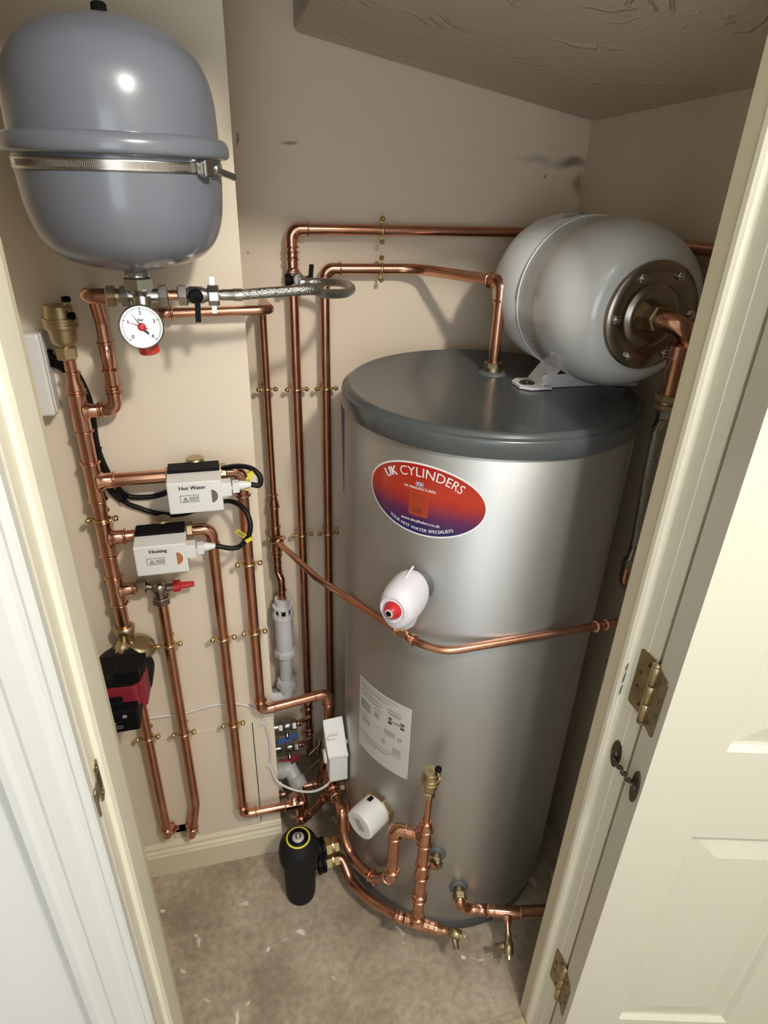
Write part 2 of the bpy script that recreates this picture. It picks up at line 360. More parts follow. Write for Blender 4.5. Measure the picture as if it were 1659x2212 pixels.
# skirting on the boxing panel: polygon in Y,Z extruded along X
def yz_prism(mb, poly, x0, x1): return mb.prism([(x0, y, z) for y, z in poly], (x1-x0, 0, 0))
SK = [(YA, 0), (YA-.018, 0), (YA-.018, .073), (YA-.014, .079), (YA-.015, .083), (YA-.009, .090), (YA-.009, .097), (YA-.003, .106), (YA, .108)]
struct(yz_prism(MB(), SK, -.46, XE), 'baseboard_back_left', 'skirt')
# access panel lines: a thin raised board edge above the skirting
pz = at(400, 1585, Y=YA).z
ap = MB(); ap.box((-.455, YA-.0025, .108), (hx0, YA-.0001, pz)); ap.box((hx0, YA-.0025, hz1), (hx1, YA-.0001, pz)); ap.box((hx1, YA-.0025, .108), (at(552, 1650, Y=YA).x, YA-.0001, pz))
struct(ap, 'trim_1', 'wall')
struct(MB().box((at(552, 1650, Y=YA).x, YA-.0006, .115), (at(552, 1650, Y=YA).x+.0025, YA-.0001, pz)), 'trim_2', 'dark')
# shade inside the opening comes from a dark board added further down
# ---- door lining, stop, architrave (vertical profiles)
Z1 = HZ
struct(MB().box((-.20, .602, 0), (-.166, .6258, Z1)), 'trim_3', 'beige')
L = MB(); L.vprism([(-.20, .602), (-.163, .602), (-.1615, .598), (-.1615, .545), (-.1645, .538), (-.169, .535), (-.1695, .512), (-.20, .512)], 0, Z1)
struct(L, 'trim_4', 'cream')
A = MB(); A.vprism([(-.1705, .5078), (-.1705, .497), (-.173, .494), (-.178, .4935), (-.181, .4955), (-.186, .4955), (-.189, .492), (-.193, .4905), (-.212, .4895), (-.216, .4915), (-.226, .4905), (-.232, .488), (-.240, .4885), (-.243, .492), (-.243, .5078)], 0, Z1+.07)
struct(A, 'trim_5', 'arch')
# right lining
struct(MB().box((.531, .601, 0), (.575, .6258, Z1)), 'trim_6', 'beige')
L = MB(); L.vprism([(.575, .601), (.5305, .601), (.5305, .594), (.533, .589), (.5375, .5865), (.541, .586), (.5415, .565), (.5425, .5645), (.5425, .5425), (.575, .5425)], 0, Z1)
struct(L, 'trim_7', 'cream')
struct(MB().box((-.20, .508, Z1), (.575, .6255, Z1+.03)), 'trim_8', 'cream')
# raised nailed threshold strips (floor edge of the outside room)
# ---- door leaf, swung right open against the outside wall
HP = V((.5385, .5340, 0))                # hinge pin side
DN = V((-.262, -.965, 0)).normalized(); DD = V((.965, -.262, 0)).normalized()
DO = HP+DN*.0475                        # corner of the visible face
def dl(u, d, z): return DO+DD*u-DN*d+V((0, 0, z))
door = thing('door_1', None, None, tuple(DO)); del_keys = None
door['kind'] = 'structure'
W_, H_ = .686, 1.98
leaf = MB()
def dbox(mb, u0, u1, z0, z1, d0, d1):
    vv = [dl(u, d, z) for z in (z0, z1) for (u, d) in ((u0, d0), (u1, d0), (u1, d1), (u0, d1))]
    mb.add(vv, [(0, 1, 2, 3), (4, 5, 6, 7), (0, 1, 5, 4), (1, 2, 6, 5), (2, 3, 7, 6), (3, 0, 4, 7)], False)
pu = [(.097, .301), (.385, .589)]
pzs = [(.27, .808), (.988, 1.49), (1.60, 1.83)]
dbox(leaf, 0, W_, .012, .27, 0, .047); dbox(leaf, 0, W_, .808, .988, 0, .047); dbox(leaf, 0, W_, 1.49, 1.60, 0, .047); dbox(leaf, 0, W_, 1.83, H_, 0, .047)
for z0, z1 in pzs:
    for u0, u1 in ((0, .097), (.301, .385), (.589, W_)): dbox(leaf, u0, u1, z0, z1, 0, .047)
lf = leaf.build('door_leaf', 'doorp', door)
for (u0, u1) in pu:
    for (z0, z1) in pzs:
        p = MB()
        rings = [(0, .0), (.007, .008), (.012, .009), (.048, .002), (.050, .0015)]
        vv = []
        for (ins, dep) in rings:
            vv += [dl(u0+ins, dep, z0+ins), dl(u1-ins, dep, z0+ins), dl(u1-ins, dep, z1-ins), dl(u0+ins, dep, z1-ins)]
        fs = [(i*4+k, i*4+(k+1) % 4, (i+1)*4+(k+1) % 4, (i+1)*4+k) for i in range(len(rings)-1) for k in range(4)]
        fs.append(tuple(range(len(vv)-4, len(vv))))
        p.add(vv, fs, False); p.build('door_panel', 'doorp', door)

# hinges: knuckle on the pin line, one leaf on the lining, one on the door edge
def hinge(zc, h, label):
    root = thing('butt_hinge', label, 'hinge', (HP.x, HP.y, zc), 'hinges of the right door')
    r = .0065; px_ = V((HP.x-.002, HP.y+.003, 0))
    def shaped(o, w, u_, ww=.030):     # rounded-corner plate in plane (w across, z up), thickness along u_
        c = .004
        pts = [(0, -h/2), (ww-c, -h/2), (ww, -h/2+c), (ww, h/2-c), (ww-c, h/2), (0, h/2)]
        mb = MB(); mb.prism([V((o.x, o.y, zc+b))+V(w)*a for a, b in pts], V(u_)*.0018); return mb
    pA = shaped(V((.5424, .5400, 0)), V((0, 1, 0)), V((-1, 0, 0)), .037); la = pA.build('hinge_leaf', 'brassold', root)
    nE = -DD
    pB = shaped(HP+DN*.002, DN, nE*1.0); lb = pB.build('hinge_leaf', 'brassold', root)
    for k, (a, b) in enumerate(((.014, .36), (.027, .14), (.027, -.12), (.014, -.36))):
        p = V((.5406, .540+a, zc+b*h)); MB().lathe(p, (-1, 0, 0), [(0, .0032), (.0012, .0028)], 12).build('screw', 'bronze', la)
        q = HP+DN*(.003+a*.85)+nE*.0018+V((0, 0, zc+b*h)); MB().lathe(q, nE, [(0, .0032), (.0012, .0028)], 12).build('screw', 'bronze', lb)
    for k in range(3):
        MB().lathe(px_+V((0, 0, zc-h/2+h*k/3+.0008)), (0, 0, 1), [(0, r*.85), (.001, r), (h/3-.0026, r), (h/3-.0016, r*.85)], 16).build('knuckle', 'brass', root)
    MB().lathe(px_+V((0, 0, zc+h/2)), (0, 0, 1), [(0, r*.95), (.002, r), (.004, r*.8), (.006, .0005)], 16).build('pin', 'brass', root); MB().lathe(px_+V((0, 0, zc-h/2)), (0, 0, -1), [(0, r*.95), (.003, r), (.006, r*.7), (.007, .0005)], 16).build('pin', 'brass', root)
zh = at(1398, 1520, X=.5425).z
hinge(at(1412, 1500, X=.5425).z, .100, 'aged brass hinge on the right door edge at mid height')
hinge(at(1208, 2100, X=.5425).z, .100, 'aged brass hinge near the floor on the right door edge')
# scuffed black marks on the lining bead
mk = MB()
for (x_, y_, l_) in ((1350, 1440, .010), (1345, 1462, .014), (1338, 1488, .013)):
    p = at(x_, y_, Y=.589); mk.obox(V((.5345, .5877, p.z)), (1, .9, 0), (-.9, 1, 0), (.05, 0, 1), .0062, .0006, l_*1.3)
tag(mk.build('paint_chip', 'blackm', None, (.534, .588, .95)), 'dark chipped paint marks on the right lining beside the middle hinge', 'paint chips', kind='stuff')
# chain door closer: two oval plates and a chain
clz = thing('door_closer', 'dark bronze chain door closer with two oval plates below the middle hinge', 'door closer', tuple(at(1345, 1650, X=.5415)))
def oval(c, u_, w_, n_, a, b, t, name, parent, m='bronze'):
    c = V(c); u_, w_, n_ = V(u_).normalized(), V(w_).normalized(), V(n_).normalized()
    poly = [c+u_*a*cos(2*pi*k/28)+w_*b*sin(2*pi*k/28) for k in range(28)]
    return MB().prism(poly, n_*t, True).build(name, m, parent)
c1 = at(1331, 1628, X=.5415); c1 = V((.5425, c1.y, c1.z)); 
c2e = at(1374, 1700, X=.531); 
tq = (c2e-HP).dot(DN); c2 = HP+DN*max(.014, min(.03, tq))+V((0, 0, c2e.z))
oval(c1, (0, 1, 0), (0, 0, 1), (-1, 0, 0), .011, .027, .0022, 'closer_plate', clz)
oval(c2-DD*.0002, DN, (0, 0, 1), -DD, .011, .030, .0022, 'closer_plate', clz)
for cc, nn in ((c1, V((-1, 0, 0))), (c2, -DD)):
    MB().lathe(cc+nn*.002, nn, [(0, .006), (.003, .005), (.004, .003)], 14).build('boss', 'bronze', clz)
ch = MB(); pA, pB = c1+V((-.006, 0, -.006)), c2-DD*.007+V((0, 0, .004)); n_l = 9
for k in range(n_l):
    p = pA.lerp(pB, (k+.5)/n_l); d = (pB-pA).normalized(); L_ = (pB-pA).length/n_l*.75
    side = d.cross(V((0, 0, 1)) if k % 2 else V((1, 1, .3))).normalized()
    ring = [p+d*L_*cos(2*pi*j/12)+side*.0040*sin(2*pi*j/12) for j in range(13)]; ch.sweep(ring, .0015, 6, False)
ch.build('chain', 'bronze', clz)
# strike plate on the left lining
sp = thing('strike_plate', 'worn brass latch keep plate on the left door lining', 'strike plate', tuple(at(224, 1690, X=-.169)))
zt, zbm = at(218, 1648, X=-.169), at(233, 1737, X=-.169); cy_, cz_ = .5275, at(224, 1688, X=-.169).z+.020
pl_ = MB(); hh = .030
outl = [(.0, hh), (.007, hh*.85), (.0075, -hh*.85), (.0, -hh), (-.0075, -hh*.85), (-.0075, -.010), (-.020, -.012), (-.0205, -.030), (-.0235, -.030), (-.0235, .006), (-.0205, .008), (-.0075, .010), (-.007, hh*.85)]
pl_.prism([V((-.1692, cy_+a, cz_+b)) for a, b in outl], (.0014, 0, 0)); pl_.build('plate', 'brassold', sp)
hl = MB(); hl.box((-.1676, cy_-.004, cz_-.011), (-.1672, cy_+.004, cz_+.011)); hl.build('latch_hole', 'dark', sp)
for s_ in (-1, 1): MB().lathe((-.1678, cy_, cz_+s_*.020), (1, 0, 0), [(0, .003), (.0012, .0026)], 14).build('screw', 'bronze', sp)
# fused spur on the left of the panel
bx = thing('fused_spur', 'white plastic switch box on the wall behind the left door frame', 'switch', tuple(at(95, 810, Y=1.11)))
tr_ = at(84, 722, Y=1.105); br_ = at(119, 903, Y=1.105)
xr = (tr_.x+br_.x)/2; b1 = MB().box((xr-.145, 1.105, br_.z+.003), (xr, 1.118, tr_.z)); b1.build('faceplate', 'whitepl', bx, bevel=.004)
MB().box((xr-.143, 1.118, br_.z+.005), (xr+.001, YA, tr_.z-.002)).build('back_box', 'whitepl', bx, bevel=.002)
# ================================================================== HOT WATER CYLINDER
cyl = thing('hot_water_cylinder', 'tall silver hot water cylinder with dark grey lid standing on the concrete floor', 'water cylinder', (CYL.x, CYL.y, 0))
cc = V((CYL.x, CYL.y, 0))
ZL = 1.322
MB().lathe(cc, (0, 0, 1), [(.045, .268), (.05, .2745), (.06, CRAD), (1.305, CRAD), (1.31, .27)], 128).build('body', 'silver', cyl)
MB().lathe(cc, (0, 0, 1), [(0, .262), (.002, .270), (.044, .2735), (.046, .2735), (.047, .26)], 128).build('base_ring', 'seal', cyl)
MB().lathe(cc, (0, 0, 1), [(1.284, .2755), (1.2845, .2815), (1.286, .2825), (1.311, .2825), (1.3145, .2815), (1.3155, .2795), (1.316, .2765), (1.3175, .2745), (1.3215, .273), (1.3235, .2695), (1.324, .266), (1.3235, .263), (1.322, .259), (1.322, .0001)], 160).build('lid', 'lid', cyl)
sm_ = MB()
for a in (-38,):
    a = RAD(a); sm_.sweep([cc+V((cos(a)*(CRAD+.0002), sin(a)*(CRAD+.0002), z)) for z in (.06, 1.284)], .0012, 6)
sm_.build('seam', 'silver', cyl)
def cylp(a0, z0, off=.0006):
    return lambda x, y: V((CYL.x+(CRAD+off)*cos(a0+x/CRAD), CYL.y+(CRAD+off)*sin(a0+x/CRAD), z0+y))
# oval sticker
A0, SZ, SA, SB = RAD(-133.9), 1.190, .1125, .0665
st = thing('sticker', 'oval red and blue maker sticker on the upper front of the silver cylinder', 'sticker', tuple(cylp(A0, SZ)(0, 0)))
def ellipse(a, b, off, name, m):
    fn = cylp(A0, SZ, off); mb = MB(); vv = [fn(0, 0)]; NR, NT = 8, 72
    for i in range(1, NR+1):
        for k in range(NT): t = 2*pi*k/NT; vv.append(fn(a*i/NR*cos(t), b*i/NR*sin(t)))
    fs = [(0, 1+k, 1+(k+1) % NT) for k in range(NT)]+[(1+(i-1)*NT+k, 1+(i-1)*NT+(k+1) % NT, 1+i*NT+(k+1) % NT, 1+i*NT+k) for i in range(1, NR) for k in range(NT)]
    mb.add(vv, fs); return mb.build(name, m, st)
ellipse(SA, SB, .0005, 'border', 'printwhite'); ellipse(SA-.0035, SB-.0032, .0009, 'print_ground', 'sticker')
def arc_fn(a, b, off, top=True):
    base = cylp(A0, SZ, off)
    def fn(x, y):
        s = x/a; s = max(-1.5, min(1.5, s))
        t = pi/2-s*1.04 if top else -pi/2+s*1.04
        ex, ey = a*cos(t), b*sin(t); nx, ny = cos(t)/a, sin(t)/b; l = sqrt(nx*nx+ny*ny); nx /= l; ny /= l
        if not top: nx, ny = -nx, -ny
        return base(ex+nx*y, ey+ny*y)
    return fn
tx = MB(); fn = arc_fn(SA*.80, SB*.74, .0013)
text_on(tx, 'UK', .0235, lambda x, y: fn(x-.0665, y), bold=.0009); tx.build('lettering', 'printwhite', st); tx = MB(); text_on(tx, 'CYLINDERS', .0235, lambda x, y: fn(x+.0165, y))
tx.build('lettering', 'printwhite', st); tx = MB(); text_on(tx, 'UK MANUFACTURED', .0062, lambda x, y: cylp(A0, SZ, .0013)(x-.004, y+.0205), bold=.0002)
tx.build('lettering', 'printwhite', st); tx = MB(); text_on(tx, 'www.ukcylinders.co.uk', .0078, lambda x, y: cylp(A0, SZ, .0013)(x, y-.0405), bold=.0002)
tx.build('lettering', 'printwhite', st); tx = MB(); fb = arc_fn(SA*.84, SB*.83, .0013, False); text_on(tx, 'YOUR HOT WATER SPECIALISTS', .0084, lambda x, y: fb(x*1.02, y), bold=.0002)
tx.build('lettering', 'printwhite', st)
c_ = cylp(A0, SZ, .0012)
fl = MB(); rect_on(fl, c_, -.0115, .0245, .0035, .0335); fl.build('flag', mat('flag_blue', (.02, .03, .16), .4), st)
c3 = cylp(A0, SZ, .0015); fl = MB(); fx, fy = -.004, .029
for (a, b, c, d) in ((-.0075, -.0014, .0075, .0014), (-.0014, -.0045, .0014, .0045)): rect_on(fl, c3, fx+a, fy+b, fx+c, fy+d)
for s_ in (1, -1): fl.add([c3(fx-.0075, fy+s_*-.0045), c3(fx-.0058, fy+s_*-.0045), c3(fx+.0075, fy+s_*.0045), c3(fx+.0058, fy+s_*.0045)], [(0, 1, 2, 3)], False)
fl.build('flag_cross', 'printwhite', st)
c5 = cylp(A0, SZ, .0018); fl = MB(); rect_on(fl, c5, fx-.0075, fy-.0006, fx+.0075, fy+.0006); rect_on(fl, c5, fx-.0006, fy-.0045, fx+.0006, fy+.0045); fl.build('flag_cross', 'red', st)
ic = MB(); c4 = cylp(A0, SZ, .0013)
def rr_pts(x0_, y0_, x1_, y1_, r): 
    P = []
    for cx_, cy2, a0 in ((x1_-r, y0_+r, -90), (x1_-r, y1_-r, 0), (x0_+r, y1_-r, 90), (x0_+r, y0_+r, 180)):
        for k in range(5): a = RAD(a0+90*k/4); P.append((cx_+r*cos(a), cy2+r*sin(a)))
    return P
oP = rr_pts(-.022, -.031, .014, .013, .006); iP = rr_pts(-.0212, -.0302, .0132, .0122, .0054); n = len(oP)
ic.add([c4(*p) for p in oP]+[c4(*p) for p in iP], [(k, (k+1) % n, n+(k+1) % n, n+k) for k in range(n)], False); ic.build('tank_icon', mat('faded_print', (.62, .12, .08), .4), st)
icf = MB(); rect_on(icf, cylp(A0, SZ, .0012), -.0205, -.0295, .0125, .0115, 8); icf.build('tank_fill', mat('orange_print', (.36, .045, .014), .4), st)
wv = MB()
for j in range(4):
    for k in range(14):
        f = lambda q: (-.015+.019*q/14, -.0245+j*.0026+.0007*sin(q*pi/2.5))
        a, b = f(k), f(k+1); wv.add([c4(a[0], a[1]), c4(b[0], b[1]), c4(b[0], b[1]+.0009), c4(a[0], a[1]+.0009)], [(0, 1, 2, 3)], False)
wv.build('wave_icon', 'ink', st)
# paper data label
P0, PZ = RAD(-147.3), .6175
pp = thing('data_label', 'white printed paper data label stuck low on the front of the cylinder', 'label', tuple(cylp(P0, PZ)(0, 0)))
fn = cylp(P0, PZ, .0006); mb = MB(); rect_on(mb, fn, -.0745, -.1035, .0745, .1035, 16); sht = mb.build('sheet', 'paper', pp)
fn = cylp(P0, PZ, .0011); mb = MB(); random.seed(9)
def para(x0_, x1_, y0_, n_, h=.0013, st_=.0028, rag=.35):
    for k in range(n_):
        x = x0_; xe = x1_-(x1_-x0_)*rag*random.random()
        while x < xe:
            w = random.uniform(.003, .009); rect_on(mb, fn, x, y0_-k*st_, min(x+w, xe), y0_-k*st_+h); x += w+.0012
para(-.068, .066, .094, 1, .0026); para(-.066, .050, .087, 3); para(-.066, .010, .073, 3); para(-.066, .012, .061, 2)
para(-.066, -.030, .044, 9, .0016, .0030, .1); para(-.020, .010, .048, 1, .0028); para(-.020, -.002, .040, 6); para(-.066, -.030, .006, 2); para(-.060, -.032, -.006, 5, rag=.1)
para(-.020, .006, .000, 1, .0022); para(.010, .040, .012, 6, rag=.1); para(.045, .060, .006, 4); para(.004, .016, -.022, 5); para(.034, .056, -.028, 7, rag=.1)
para(-.066, .062, -.052, 1, .0022); para(-.05, .03, -.060, 2); para(-.04, .0, -.070, 1); para(.018, .060, .074, 2); para(.018, .060, .066, 3)
mb.build('print', 'inkgrey', sht)
mb = MB(); rect_on(mb, fn, .020, .047, .060, .052); rect_on(mb, fn, .020, .034, .060, .040)
for k in range(9): rect_on(mb, fn, .021+k*.0043, .042, .0235+k*.0043, .0455)
mb.build('logo_block', 'ink', sht)
# thin strip hanging at the cylinder's left edge
p0, p1 = at(741, 866, Y=1.20), at(742, 1062, Y=1.20)
hs = MB(); hs.prism([(p0.x-.004, 1.20, p0.z), (p0.x+.004, 1.203, p0.z), (p0.x+.003, 1.203, p1.z), (p0.x+.0015, 1.2, p1.z)], (0, .0012, 0))
tag(hs.build('tie_strip', mat('purple_strip', (.25, .16, .20), .5), None, tuple(p0)), 'thin dark strip hanging below the lid at the left edge of the cylinder', 'strip')
# bosses on the cylinder
def cyl_radial(p): d = V((p.x-CYL.x, p.y-CYL.y, 0)).normalized(); return d
def boss(px_, py_, label, r=.019):
    p = oncyl(px_, py_, CRAD); d = cyl_radial(p)
    b = thing('tank_boss', label, 'fitting', tuple(p))
    MB().lathe(p-d*.004, d, [(0, r*1.02), (.006, r*1.15), (.009, r*1.05), (.0095, r*.6)], 32).build('seal', 'seal', b)
    MB().lathe(p-d*.003, d, [(0, .0125), (.022, .0125)], 24).build('spigot', 'brassold', b)
    MB().hexnut(p+d*.018, d, .0165, .015).build('nut', 'brassold', b)
    return p, d
bp1, bd1 = boss(943, 1843, 'grey sealed boss on the cylinder behind the air vent riser')
bp2, bd2 = boss(990, 1915, 'grey sealed boss low on the cylinder front feeding the right hand copper elbow')
# temperature relief valve with white cover
tp0 = oncyl(905, 1260); td = cyl_radial(tp0)
tpv = thing('relief_valve', 'white insulating cover with red knob projecting from the front of the cylinder', 'relief valve', tuple(tp0))
MB().lathe(tp0-td*.004, td, [(0, .028), (.008, .030), (.012, .026), (.013, .018)], 36).build('seal', 'seal', tpv)
MB().lathe(tp0, td, [(.006, .014), (.03, .014)], 24).build('stem', 'brass', tpv)
tdz = V((0, 0, 1)); tds = td.cross(tdz)
# cover: blob, taller than wide, knob socket in its face
mb = MB(); NU, NVv = 32, 16
vv = []
for i in range(NVv+1):
    ph = pi*i/NVv
    for k in range(NU):
        a = 2*pi*k/NU; ex = abs(cos(ph))**.75*(1 if cos(ph) > 0 else -1)
        rr = sin(ph)**.62; wz = .045 if sin(a) > 0 else .047
        x_ = rr*cos(a)*.036; z_ = rr*sin(a)*wz
        if sin(a) < 0: x_ *= (1-.25*(-sin(a))**2)
        vv.append(tp0+td*(.057-ex*.046)+tds*x_+tdz*(z_+.004-.006*(1-ex)/2))
fs = [(i*NU+k, i*NU+(k+1) % NU, (i+1)*NU+(k+1) % NU, (i+1)*NU+k) for i in range(NVv) for k in range(NU)]
mb.add(vv, fs); cov = mb.build('cover', 'lilac', tpv)
rg = MB(); rg.sweep([tp0+td*(.012+.082*sin(pi*k/14))+tdz*(.006+.047*cos(pi*k/14)) for k in range(1, 6)], .0022, 8); rg.build('seam_ridge', 'lilac', cov)
kd = (td*1.0+V((0, 0, .12))).normalized(); kp = tp0+td*.0985+tdz*.006
MB().lathe(kp, kd, [(-.012, .0270), (.003, .0240), (.005, .0225), (.004, .0212), (-.002, .0205), (-.002, .001)], 36, cap=False).build('socket', 'lilac', cov)
knb = MB().lathe(kp, kd, [(-.002, .0165), (.006, .0160), (.013, .0115), (.017, .0098), (.018, .0085)], 28).build('knob', 'red', tpv)
MB().lathe(kp+kd*.0178, kd, [(0, .0078), (.0008, .0075), (.0009, .0045)], 20).build('knob_ring', 'greypl', knb)
MB().lathe(kp+kd*.0186, kd, [(0, .0050), (.0006, .0045)], 16).build('knob_centre', 'black', knb)
MB().lathe(tp0+td*.060+tdz*-.030, (0, 0, -1), [(0, .026), (.014, .023), (.018, .018)], 28).build('outlet_sleeve', 'lilac', tpv)
tout = tp0+td*.060+tdz*-.047
MB().hexnut(tout, (0, 0, -1), .0125, .012).build('nut', 'brassbright', tpv)
# immersion heater with white cap
ip = oncyl(819, 1742); idr = cyl_radial(ip)
im = thing('immersion_heater', 'round white capped immersion heater with brass collar low on the left of the cylinder', 'immersion heater', tuple(ip))
MB().hexnut(ip-idr*.006, idr, .043, .016, 8, .04).build('collar', 'brass', im)
icp = MB().hardlathe(ip+idr*.008, idr, [(0, .0375), (.055, .0375), (.058, .0355), (.059, .033)], 48).build('cap', 'whitepl', im)
uu = V((0, 0, 1)); ru = idr.cross(uu); MB().obox(ip+idr*.020+(uu*.97+ru*.24)*.0365, idr, ru, uu, .014, .012, .0035).build('cable_notch', 'black', icp)
mb = MB(); fn = plane_fn(ip+idr*.0604, -ru, uu, 0)
def qf(x, y): return ip+idr*.0674-ru*(x*cos(.9)-y*sin(.9))*-1+uu*(x*sin(.9)+y*cos(.9))
for k in range(5):
    x = -.016+random.random()*.006
    while x < .015: w = random.uniform(.003, .007); rect_on(mb, qf, x, .010-k*.0046, x+w, .0125-k*.0046+.0004*k % .001); x += w+.0012
mb.build('print', 'inkgrey', icp)

# ================================================================== WHITE EXPANSION VESSEL ON THE LID
wc = V((.674, .895, 1.481)); wa = V((-.039, .9992, 0)).normalized(); WR, WL = .136, .371
wv_ = thing('white_expansion_vessel', 'pale grey white expansion vessel lying on the cylinder lid with bolted steel flange', 'expansion vessel', (.667, 1.09, ZL))
prof = [(.003, .05), (.001, .078), (.004, .086)]
for k in range(1, 13):
    t = k/12*pi/2; prof.append((.004+.094*(1-cos(t)), .086+(WR-.086)*sin(t)))
prof += [(.192, WR)]
ws = MB().lathe(wc, wa, prof+[(.1925, WR-.001)], 72, cap=False); ws.lathe(wc, wa, [(.194, WR-.001), (.1945, WR), (.275, WR)]+[(.275+.096*sin(k/12*pi/2), WR*cos(k/12*pi/2)**.62) for k in range(1, 13)], 72, cap=False)
ws.build('shell', 'vesswhite', wv_)
MB().lathe(wc, wa, [(.1905, WR-.001), (.191, WR+.0016), (.1955, WR+.0016), (.196, WR-.001)], 72, cap=False).build('weld_seam', 'whitepl', wv_)
flg = MB().lathe(wc, -wa, [(-.006, .084), (.003, .0845), (.006, .083), (.0066, .056), (.003, .053), (.004, .050), (.010, .046), (.011, .040), (.007, .030), (.006, .014)], 64).build('flange', 'steel', wv_)
ws_, wu = wa.cross(V((0, 0, 1))), V((0, 0, 1))
for k in range(6):
    a = RAD(2+60*k); p = wc+(ws_*cos(a)+wu*sin(a))*.069
    b = MB().hexnut(p-wa*.0062, -wa, .0072, .006); b.lathe(p-wa*.012, -wa, [(0, .0036), (.004, .0034)], 12); b.build('bolt', 'chrome', flg)
MB().hexnut(wc-wa*.004, -wa, .021, .022).lathe(wc-wa*.022, -wa, [(0, .016), (.012, .0165)], 24).build('port_nut', 'brassold', wv_)
# bracket foot: folded plate with two ears
ft = MB()
for s_ in (-1, 1):
    X_ = lambda d: .667+s_*d
    ft.prism([(X_(.128), 1.046, ZL+.0015), (X_(.112), 1.030, ZL+.0015), (X_(.070), 1.030, ZL+.0015), (X_(.070), 1.098, ZL+.0015), (X_(.112), 1.098, ZL+.0015), (X_(.128), 1.082, ZL+.0015)], (0, 0, .0045))
    ft.prism([(X_(.088), 1.034, ZL+.005), (X_(.088), 1.094, ZL+.005), (X_(.045), 1.094, ZL+.060), (X_(.045), 1.034, ZL+.046)], (0, 0, .004))
ft.box((.667-.085, 1.043, ZL+.001), (.667+.085, 1.047, ZL+.026))
ftb = ft.build('foot_bracket', 'whitepl', wv_)
for s_ in (-1, 1): MB().lathe((.667+s_*.106, 1.062, ZL+.006), (0, 0, 1), [(0, .0145), (.002, .014), (.0022, .006), (.005, .0055)], 24).build('washer', 'bronze', ftb)
# small printed sticker on top of the shell
mb = MB(); tA = RAD(100)
def shf(x, y):
    a = tA+x/WR; o = .155+y; return wc+wa*o+(ws_*cos(a)+wu*sin(a))*(WR+.0006)
rect_on(mb, shf, -.02, .060, .022, .085, 4); lbl = mb.build('label', 'paper', wv_)
mb = MB()
shf2 = lambda x, y: shf(x, y)+wu*.0004
for k in range(4): rect_on(mb, shf2, -.016, .063+k*.005, .016-.004*(k % 2), .0655+k*.005)
mb.build('print', 'ink', lbl)
# its copper outlet, elbow and drop
wo_ = thing('copper_pipe', 'copper elbow and drop from the flange of the white vessel', 'copper pipe', (.71, .86, 1.3))
pe0 = wc-wa*.030; pe1 = V((.6755, .838, 1.481)); eb = V((.713, .838, 1.455)); 
E0 = wc-wa*.078+V((.0, 0, -.002)); dirr = V((.75, .05, -.55)).normalized()
pb = V((.713, E0.y+.004, 1.43))
pts = [wc-wa*.028, wc-wa*.058, wc-wa*.062+V((.034, -.002, -.012)), V((.716, .852, 1.42)), V((.7165, .862, 1.345))]
eA, eB = at(1464, 768, Y=.846), at(1444, 851, Y=.856)
ec = eA+(eA-eB).normalized()*.040
MB().sweep(catmull([wc-wa*.028, V((.6765, .856, 1.480)), V((.690, .838, 1.475)), V((.7085, .838, 1.457)), V((.7145, .841, 1.430)), eA]), .0157, 24).build('elbow', 'copperfit', wo_)
mbb = MB(); bead(mbb, eA, eA-eB, .0150); mbb.lathe(eA, eA-eB, [(0, .0165), (.020, .0162)], 24); mbb.build('socket', 'copperfit', wo_)
pipe(wo_, [eA, eB], .0140)
hn = eB
MB().hexnut(hn, (0, 0, -1), .0195, .012).lathe(hn-V((0, 0, .011)), (0, 0, -1), [(0, .013), (.006, .013)], 20).hexnut(hn-V((0, 0, .016)), (0, 0, -1), .0175, .010).build('union_nut', 'brass', wo_)
# braided hose going down to the wall
fh = thing('braided_hose', 'braided steel hose hanging beside the right of the cylinder down to a copper elbow', 'hose', (.75, .9, 1.0))
h0_ = hn-V((0, 0, .026)); MB().hexnut(h0_, (0, 0, -1), .0125, .016).build('nut', 'chrome', fh)
q1 = at(1419, 924, Y=.870); q2 = at(1399, 1015, Y=.885); q3 = at(1385, 1095, Y=.900); q4 = at(1369, 1183, Y=.915); q5 = at(1361, 1206, Y=.918)
MB().sweep([h0_-V((0, 0, .014)), q1], .0085, 18).build('ferrule', 'chrome', fh)
MB().sweep(catmull([q1, q2, q3, q4]), .0072, 18).build('braid', 'braid', fh)
MB().sweep([q4, q5], .0085, 18).hexnut(q5, q5-q4, .0125, .012).build('nut', 'chrome', fh)
q6 = q5+(q5-q4).normalized()*.010
MB().hexnut(q6, q5-q4, .014, .012).build('nut', 'brass', fh)
pipe(fh, [q6+V((0, 0, -.005)), q6+V((0, 0, -.06)), q6+V((.07, .0, -.06))], .0115, .035)

# ================================================================== COPPER PIPE RUNS
r22, r15, r28 = .011, .0075, .014
UP, DN_, RT, LF, BK, FW = (0, 0, 1), (0, 0, -1), (1, 0, 0), (-1, 0, 0), (0, 1, 0), (0, -1, 0)
def zA(py, px_, y=1.112): return at(px_, py, Y=y).z
